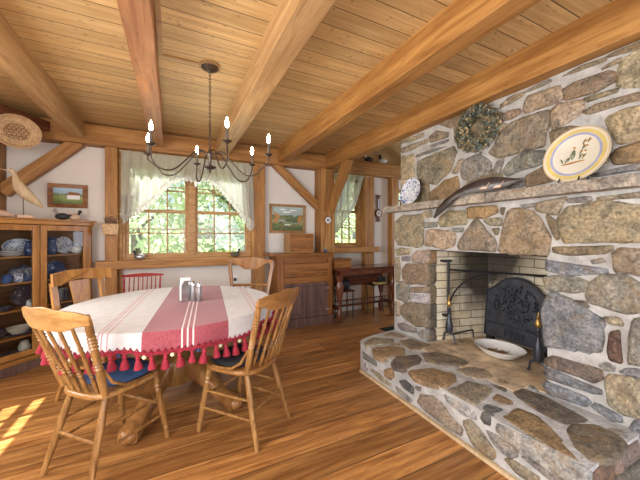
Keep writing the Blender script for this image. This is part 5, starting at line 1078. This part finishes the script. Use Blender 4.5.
for (bx_, by_) in ((-.394, -.10), (-.43, .20), (-.067, .38), (.066, -.39), (.376, .20), (.412, -.19)):
    r = math.hypot(bx_, by_); c, s = bx_ / r, by_ / r; P = lambda q, z: (c * q, s * q, z)
    ctrl = [(.015, -.69), (.06, -.665), (.11, -.68), (.18, -.76), (.25, -.83), (.31, -.85), (.365, -.835), (.40, -.79), (r, -.73), (r, -.70)]
    pts = []
    for i in range(len(ctrl) - 1):
        p_, a_, b_, n2 = ctrl[max(i - 1, 0)], ctrl[i], ctrl[i + 1], ctrl[min(i + 2, len(ctrl) - 1)]
        for k in range(4):
            t = k / 4; pts.append(tuple(.5 * ((2 * a_[j]) + (-p_[j] + b_[j]) * t + (2 * p_[j] - 5 * a_[j] + 4 * b_[j] - n2[j]) * t * t + (-p_[j] + 3 * a_[j] - 3 * b_[j] + n2[j]) * t ** 3) for j in (0, 1)))
    pts.append(ctrl[-1])
    arm = MB().tube([P(q, z) for q, z in pts], .0058, 8).build('arm', 'bronze', chn, smooth=True)
    ox = P(r, 0)
    MB().lathe([(.008, -.70), (.012, -.695), (.030, -.685), (.032, -.680), (.012, -.683), (.001, -.683)], o=ox, seg=18).build('drip_pan', 'bronze', arm, smooth=True)
    MB().lathe([(.011, -.683), (.012, -.60), (.010, -.595), (.001, -.595)], o=ox, seg=14).build('candle_sleeve', 'candle', arm, smooth=True)
    MB().lathe([(.006, -.595), (.011, -.583), (.0135, -.568), (.011, -.550), (.006, -.533), (.001, -.522)], o=ox, seg=14).build('bulb', 'bulb', arm, smooth=True)

# ================================================================ CURTAINS
def cloth_grid(nm, mt, parent, nu, nv, fn): return MB().grid(nu, nv, fn).build(nm, mt, parent, smooth=True)
ct = thing('swag_curtain', 'sheer white swag curtains with ruffled edge draped over the double window', 'curtain', (.25, 4.30, 2.34))
CX0, CX1 = -.80, .80
def low(u):      # lower edge of the swag, u = 0..1 across the window
    pts = [(0, -.80), (.035, -.80), (.10, -.74), (.197, -.617), (.273, -.45), (.344, -.33), (.42, -.285), (.5, -.28), (.58, -.27), (.63, -.28), (.69, -.35), (.76, -.46), (.853, -.64), (.92, -.80), (.967, -.93), (1, -.90)]
    for (a, b), (c, d) in zip(pts, pts[1:]):
        if a <= u <= c: return b + (d - b) * (u - a) / (c - a)
    return pts[-1][1]
def swag(half):
    def fn(u, v):
        uu = half * .5 + u * .5; x = CX0 + (CX1 - CX0) * uu; zt = .0 - .01 * abs(math.sin(uu * 60)); z = zt + (low(uu) - zt) * v
        return (x, .022 * math.sin(uu * 95 + v * 3 * (1 - 2 * half)) * (.5 + v * .6) - .01 - .03 * v, z)
    return fn
cloth_grid('curtain_panel', 'sheer', ct, 110, 26, swag(0)); cloth_grid('curtain_panel', 'sheer', ct, 110, 26, swag(1))
def ruffle(half):
    def fn(u, v):
        uu = half * .5 + u * .5; x = CX0 + (CX1 - CX0) * uu + (v - .5) * .03 * (1 if half == 0 else -1); z = low(uu) + .03 - .075 * v
        return (x, -.045 + .016 * math.sin(uu * 300) * v - .02 * v, z + .006 * math.sin(uu * 210))
    return fn
cloth_grid('ruffle', 'lace', ct, 160, 3, ruffle(0)); cloth_grid('ruffle', 'lace', ct, 160, 3, ruffle(1))
cloth_grid('tail', 'lace', ct, 10, 12, lambda u, v: (-.80 + .15 * u + .02 * v - .06 * v * u, -.05 + .02 * math.sin(u * 16), -.55 - .35 * v + .08 * u * v))
cloth_grid('tail', 'lace', ct, 10, 12, lambda u, v: (.68 + .12 * u - .04 * v * (u - .8), -.05 + .02 * math.sin(u * 16), -.38 - .45 * v + .06 * (1 - u)))
cloth_grid('tail', 'lace', ct, 10, 8, lambda u, v: (-.03 + .13 * u * (1 - .3 * v), -.055 + .015 * math.sin(u * 14), -.22 - .14 * v + .04 * math.sin(u * 7)))
MB().tube([(CX0 - .02, -.0, -.008), (CX1 + .02, -.0, -.008)], .007, 8).build('curtain_rod', 'birdw', ct)
c2 = thing('tied_back_curtain', 'sheer cream curtain drawn to one side over the small window beside the big post', 'curtain', (2.40, 4.30, 2.34))
def tb_fn(u, v):
    z = -.0 - .97 * v; wr_ = .62 - .19 * v / .53 if v < .53 else .43 - (v - .53) * .78
    wr_ = max(.05, wr_); x = -.03 + wr_ * u
    return (x, .020 * math.sin(u * 34 + v * 2) * (1 - .4 * v) - .03 * v, z)
cloth_grid('curtain_panel', 'sheer', c2, 60, 26, tb_fn)
MB().tube([(0, .0, -.006), (.72, .0, -.006)], .006, 8).build('curtain_rod', 'birdw', c2)
orn = thing('hanging_star_ornament', 'tiny dark star ornament hanging in front of the small window curtain', 'ornament', (2.78, 4.235, 2.22))
MB().tube([(0, 0, .09), (0, 0, .02)], .0015, 4).build('thread', 'iron', orn)
sp = [((.035 if k % 2 == 0 else .013) * math.cos(PI / 2 + k * PI / 5), (.035 if k % 2 == 0 else .013) * math.sin(PI / 2 + k * PI / 5)) for k in range(10)]
MB().prism(sp, lambda a, b, h: (a, h, b), -.004, .004).build('star', 'bronze', orn)

# ================================================================ ON THE WALLS
def picture(name, label, x0, x1, z0, z1, y, fw, mat, fmat, rows=None):
    t = thing(name, label, 'painting', ((x0 + x1) / 2, y, z0)); w_, h_ = (x1 - x0) / 2, z1 - z0; f = MB()
    o = [(-w_, 0), (w_, 0), (w_, h_), (-w_, h_)]; i_ = [(-w_ + fw, fw), (w_ - fw, fw), (w_ - fw, h_ - fw), (-w_ + fw, h_ - fw)]
    vs = [(a, yy, b) for yy, ring in ((0, o), (-.028, o), (-.022, i_), (-.002, i_)) for a, b in ring]
    f.add(vs, [(r * 4 + k, r * 4 + (k + 1) % 4, (r + 1) * 4 + (k + 1) % 4, (r + 1) * 4 + k) for r in range(3) for k in range(4)])
    f.build('frame', fmat, t); MB().grid(1, 1, lambda u, v: (-w_ + fw + (2 * w_ - 2 * fw) * u, -.008, fw + (h_ - 2 * fw) * v)).build('canvas', mat, t, solid=.004); return t, w_, h_
t, w_, h_ = picture('framed_painting', 'small framed painting of a white cottage in green fields above the china cabinet', -1.27, -.905, 1.63, 1.905, 4.448, .045,
    painting_mat('cottage_picture', (.34, .48, .62), (.20, .26, .12), (.22, .30, .06), (.30, .36, .12), (.30, .33, .12)), 'hutch')
MB().prism([(-.01, .10), (.11, .10), (.11, .15), (-.01, .15)], lambda a, b, h: (a, -.0112 - h, b), 0, .0015).build('painted_cottage', 'paper', t)
MB().prism([(-.025, .148), (.125, .148), (.10, .18), (.01, .185)], lambda a, b, h: (a, -.0114 - h, b), 0, .0015).build('painted_roof', 'hutch', t)
PT2, _, _ = picture('framed_painting', 'framed oil landscape with autumn trees, water and pale sky above the dark cupboard', 1.335, 1.93, 1.345, 1.795, 4.448, .04,
    painting_mat('autumn_picture', (.34, .45, .44), (.16, .20, .08), (.16, .22, .07), (.36, .20, .08), (.38, .40, .34)), 'boxl')
for nm, mt, blobs in (('painted_tree', 'p_rust', [(-.20, .20, .035, .05), (-.17, .26, .03, .05), (-.21, .30, .02, .03), (.20, .21, .035, .05), (.22, .26, .025, .04)]), ('painted_bush', 'p_green', [(-.12, .16, .03, .02), (.04, .20, .09, .03), (.12, .19, .06, .03), (-.22, .13, .03, .02), (.1, .09, .05, .015), (-.05, .08, .06, .012)]), ('painted_cloud', 'paper', [(-.02, .33, .08, .012), (.08, .36, .06, .01), (-.08, .37, .05, .01), (0, .13, .06, .01)])):
    for i, (x, z, rx, rz_) in enumerate(blobs): MB().prism([(x + rx * math.cos(a) * (1 + .2 * math.sin(a * 5 + i)), z + rz_ * math.sin(a) * (1 + .2 * math.cos(a * 7 + i))) for a in [2 * PI * k / 18 for k in range(18)]], lambda a, b, h: (a, -.0102 - h, b), 0, .0006 + .0003 * i).build(nm, mt, PT2)
# barometer
ba = thing('banjo_barometer', 'small dark banjo barometer on the white wall between the posts', 'barometer', (3.385, 4.449, 1.56))
MB().prism([(-.035, .46), (.035, .46), (.042, .49), (-.042, .49)], lambda a, b, h: (a, -h, b), 0, .03).prism([(-.022, .20), (.022, .20), (.026, .46), (-.026, .46)], lambda a, b, h: (a, -h, b), 0, .025).build('case', 'mahz', ba)
mb = MB().lathe([(.075, 0), (.075, .02), (.062, .03), (.001, .03)], seg=28); mb.xf(Matrix.Rotation(R(90), 4, 'X')); mb.build('dial_case', 'mahz', ba, smooth=True, loc=(0, 0, .15))
mb = MB().lathe([(.052, .0301), (.052, .034), (.001, .034)], seg=28); mb.xf(Matrix.Rotation(R(90), 4, 'X')); mb.build('dial', 'outlet', ba, loc=(0, 0, .15))
mb = MB().lathe([(.018, .0342), (.018, .037), (.001, .037)], seg=18); mb.xf(Matrix.Rotation(R(90), 4, 'X')); mb.build('dial_centre', 'mah', ba, loc=(0, 0, .15))
MB().prism([(-.03, 0), (.03, 0), (.024, .08), (-.024, .08)], lambda a, b, h: (a, -h, b), 0, .025).build('foot_piece', 'mahz', ba)
MB().box(-.014, .014, -.028, -.025, .24, .42).build('thermometer_plate', 'pewter', ba)
# small round dial on the big post
rd = thing('round_thermometer', 'small round dial with white ring on the big post below the knee brace', 'thermometer', (2.215, 4.199, 1.55))
for nm, mt, r0, h0, h1 in (('rim', 'mahz', .062, 0, .014), ('face', 'white', .050, .0141, .017), ('centre_disc', 'mah', .024, .0171, .020), ('hub', 'white', .009, .0201, .022)):
    mb = MB().lathe([(r0, h0), (r0, h1), (.001, h1)], seg=28); mb.xf(Matrix.Rotation(R(90), 4, 'X')); mb.build(nm, mt, rd)
sw = thing('light_switch', 'narrow cream light switch plate on the post beside the barometer wall', 'light switch', (3.26, 4.449, 1.60))
MB().box(-.025, .025, -.006, 0, 0, .17).build('plate', 'outlet', sw, bevel=.002); MB().box(-.006, .006, -.014, -.006, .07, .10).build('toggle', 'white', sw)
oc = thing('wall_outlet', 'white wall outlet with a plug, seen through the scalloped chair back', 'outlet', (.82, 4.449, .62))
MB().box(-.035, .035, -.006, 0, 0, .115).build('plate', 'white', oc, bevel=.002); MB().box(-.018, .018, -.03, -.0062, .03, .07).build('plug', 'dark', oc)
# sieve basket hanging from the plate
sv = thing('hanging_sieve_basket', 'round shallow wicker sieve with open lattice centre and handle, hung on the corner beam', 'basket', (-1.385, 4.0, 2.335))
tl = Matrix.Rotation(R(24), 4, 'Z') @ Matrix.Rotation(R(8), 4, 'X')
def sv_f(x, z, y): return tuple(tl @ Vector((x * .88, y, z * .78)))
mb = MB(); n = 40; rr_ = [.105, .125, .165, .19, .20]; yy_ = [.0, -.002, -.010, -.03, -.05]; vs = []
for r, y in zip(rr_, yy_): vs += [sv_f(r * math.cos(2 * PI * k / n), r * math.sin(2 * PI * k / n), y) for k in range(n)]
mb.add(vs, [(i * n + k, i * n + (k + 1) % n, (i + 1) * n + (k + 1) % n, (i + 1) * n + k) for i in range(4) for k in range(n)]); mb.build('dished_rim', 'wicker', sv, smooth=True, solid=.006)
MB().tube([sv_f(.2 * math.cos(2 * PI * k / n), .2 * math.sin(2 * PI * k / n), -.05) for k in range(n)], .007, 6, closed=True).build('hoop', 'wicker', sv, smooth=True)
lt = MB()
for ang in (0, 60, 120):
    for k in range(-3, 4):
        o = k * .034; L_ = math.sqrt(max(0, .108 ** 2 - o * o)); c, s = math.cos(R(ang)), math.sin(R(ang))
        lt.tube([sv_f(-L_ * c - o * s, -L_ * s + o * c, -.001), sv_f(L_ * c - o * s, L_ * s + o * c, -.001)], .0038, 5)
lt.build('lattice', 'wicker', sv)
MB().tube([sv_f(-.18, .02, -.04), sv_f(-.24, .0, -.03), sv_f(-.30, -.02, -.02)], [.03, .022, .018], 8).build('handle', 'wicker', sv, smooth=True)
# wall basket on the post
wb = thing('wall_pocket_basket', 'small woven wall basket with dried reddish sprigs hanging on the post beside the double window', 'basket', (-.650, 4.255, 1.315))
MB().prism([(-.065, 0), (.065, 0), (.078, .13), (-.078, .13)], lambda a, b, h: (a, -h, b), -.045, .05).build('basket', 'wicker', wb, bevel=.012, smooth=True)
MB().tube([(-.07, .03, .125), (-.05, .04, .20), (0, .045, .235), (.05, .04, .20), (.07, .03, .125)], .004, 6).build('handle', 'wicker', wb)
mb = MB(); rr = random.Random(9)
for i in range(40):
    a = rr.uniform(-.07, .07); h = rr.uniform(.15, .215); y = rr.uniform(-.04, .03); mb.tube([(a * .6, y, .10), (a, y, h)], .0015, 3); mb.ball((a, y, h), .006, 5, 4)
mb.build('dried_sprigs', 'hutchp', wb)
# on the window sill
def duck(label, loc, rz, mb_, mh, k=1.0, group=None, name='duck_figurine', cat='figurine'):
    t = thing(name, label, cat, loc, rz, group)
    MB().ball((0, 0, .028 * k), .03 * k, 12, 8, (1.55, .85, .93)).build('body', mb_, t, smooth=True)
    MB().tube([(.025 * k, 0, .04 * k), (.036 * k, 0, .058 * k), (.040 * k, 0, .068 * k)], [.012 * k, .010 * k, .010 * k], 8).ball((.042 * k, 0, .074 * k), .014 * k, 10, 8).build('head', mh, t, smooth=True)
    MB().tube([(.053 * k, 0, .073 * k), (.072 * k, 0, .069 * k)], [.006 * k, .003 * k], 6).build('bill', 'tan', t)
    MB().tube([(-.035 * k, 0, .034 * k), (-.06 * k, 0, .044 * k)], [.012 * k, .003 * k], 6).build('tail', mb_, t); return t
duck('small grey and white bird figurine on the window sill near the china cabinet end', (-.36, 4.32, 1.002), R(170), 'pewter', 'dark', 1.4)
duck('small dark green bird figurine on the window sill at the cupboard end', (.80, 4.32, 1.002), R(10), 'wreath', 'dark', 1.4)
# on the cabinet top
def ctop(d, dep): return cpos(d, dep, 1.4735)
sh = thing('shorebird_decoy', 'tall pale carved wooden shorebird on a thin rod and block, on the china cabinet', 'bird carving', ctop(.632, .06), R(30))
MB().box(-.055, .06, -.04, .04, 0, .03).build('block', 'tan', sh, bevel=.006)
MB().tube([(0, 0, .03), (-.005, 0, .20)], .004, 6).build('rod', 'bronze', sh)
MB().tube([(-.105, 0, .44), (-.09, 0, .452), (-.075, 0, .445), (-.062, 0, .415), (-.055, 0, .37), (-.03, 0, .30), (.02, 0, .235), (.08, 0, .175), (.13, 0, .13), (.155, 0, .105)], [.008, .018, .019, .017, .028, .05, .052, .034, .015, .004], 14).build('body', 'birdw', sh, smooth=True)
MB().tube([(-.10, 0, .443), (-.15, 0, .452), (-.19, 0, .462)], [.006, .003, .0015], 6).build('bill', 'birdw', sh)
duck('dark long-tailed bird carving lying on the china cabinet top', ctop(.30, .05), R(190), 'dark', 'pewter', 1.35, 'bird carvings on the china cabinet', 'bird_carving', 'bird carving')
duck('tan and black duck carving perched nearest the window on the china cabinet top', ctop(.185, .05), R(40), 'tan', 'dark', 1.35, 'bird carvings on the china cabinet', 'bird_carving', 'bird carving')
fs_ = thing('carved_fish', 'pale tan carved fish at the wall end of the china cabinet top', 'carving', ctop(.80, .06), R(45))
MB().tube([(-.10, 0, .03), (-.03, 0, .038), (.03, 0, .034), (.085, 0, .022), (.10, 0, .02)], [.02, .034, .030, .012, .004], 12).build('body', 'tan', fs_, smooth=True)
# birds on the plate beam
duck('dark bird carving with pale head on the beam above the small window', (3.12, 4.37, 2.606), R(180), 'dark', 'white', 1.7, 'bird carvings on the beam', 'bird_carving', 'bird carving')
duck('white-breasted black bird carving on the beam beside the chimney', (3.45, 4.37, 2.606), R(180), 'white', 'dark', 1.9, 'bird carvings on the beam', 'bird_carving', 'bird carving')
# floor register
rg = thing('floor_register', 'dark green metal floor register beside the hearth end', 'floor vent', (2.76, 3.32, .001))
MB().box(-.16, .16, -.07, .07, 0, .006).build('frame', 'vent', rg)
for i in range(10): MB().box(-.14 + i * .029, -.14 + i * .029 + .012, -.055, .055, .0062, .010).build('louvre', 'vent', rg)
# shelf on the wall beyond the chimney
sf = thing('wall_shelf', 'small brown wooden shelf on the pale wall beyond the chimney corner', 'shelf', (3.93, 4.449, 1.95))
MB().box(-.12, .20, -.12, 0, 0, .025).build('board', 'hutch', sf); MB().box(-.02, .0, -.09, 0, -.09, 0).build('bracket', 'hutch', sf)
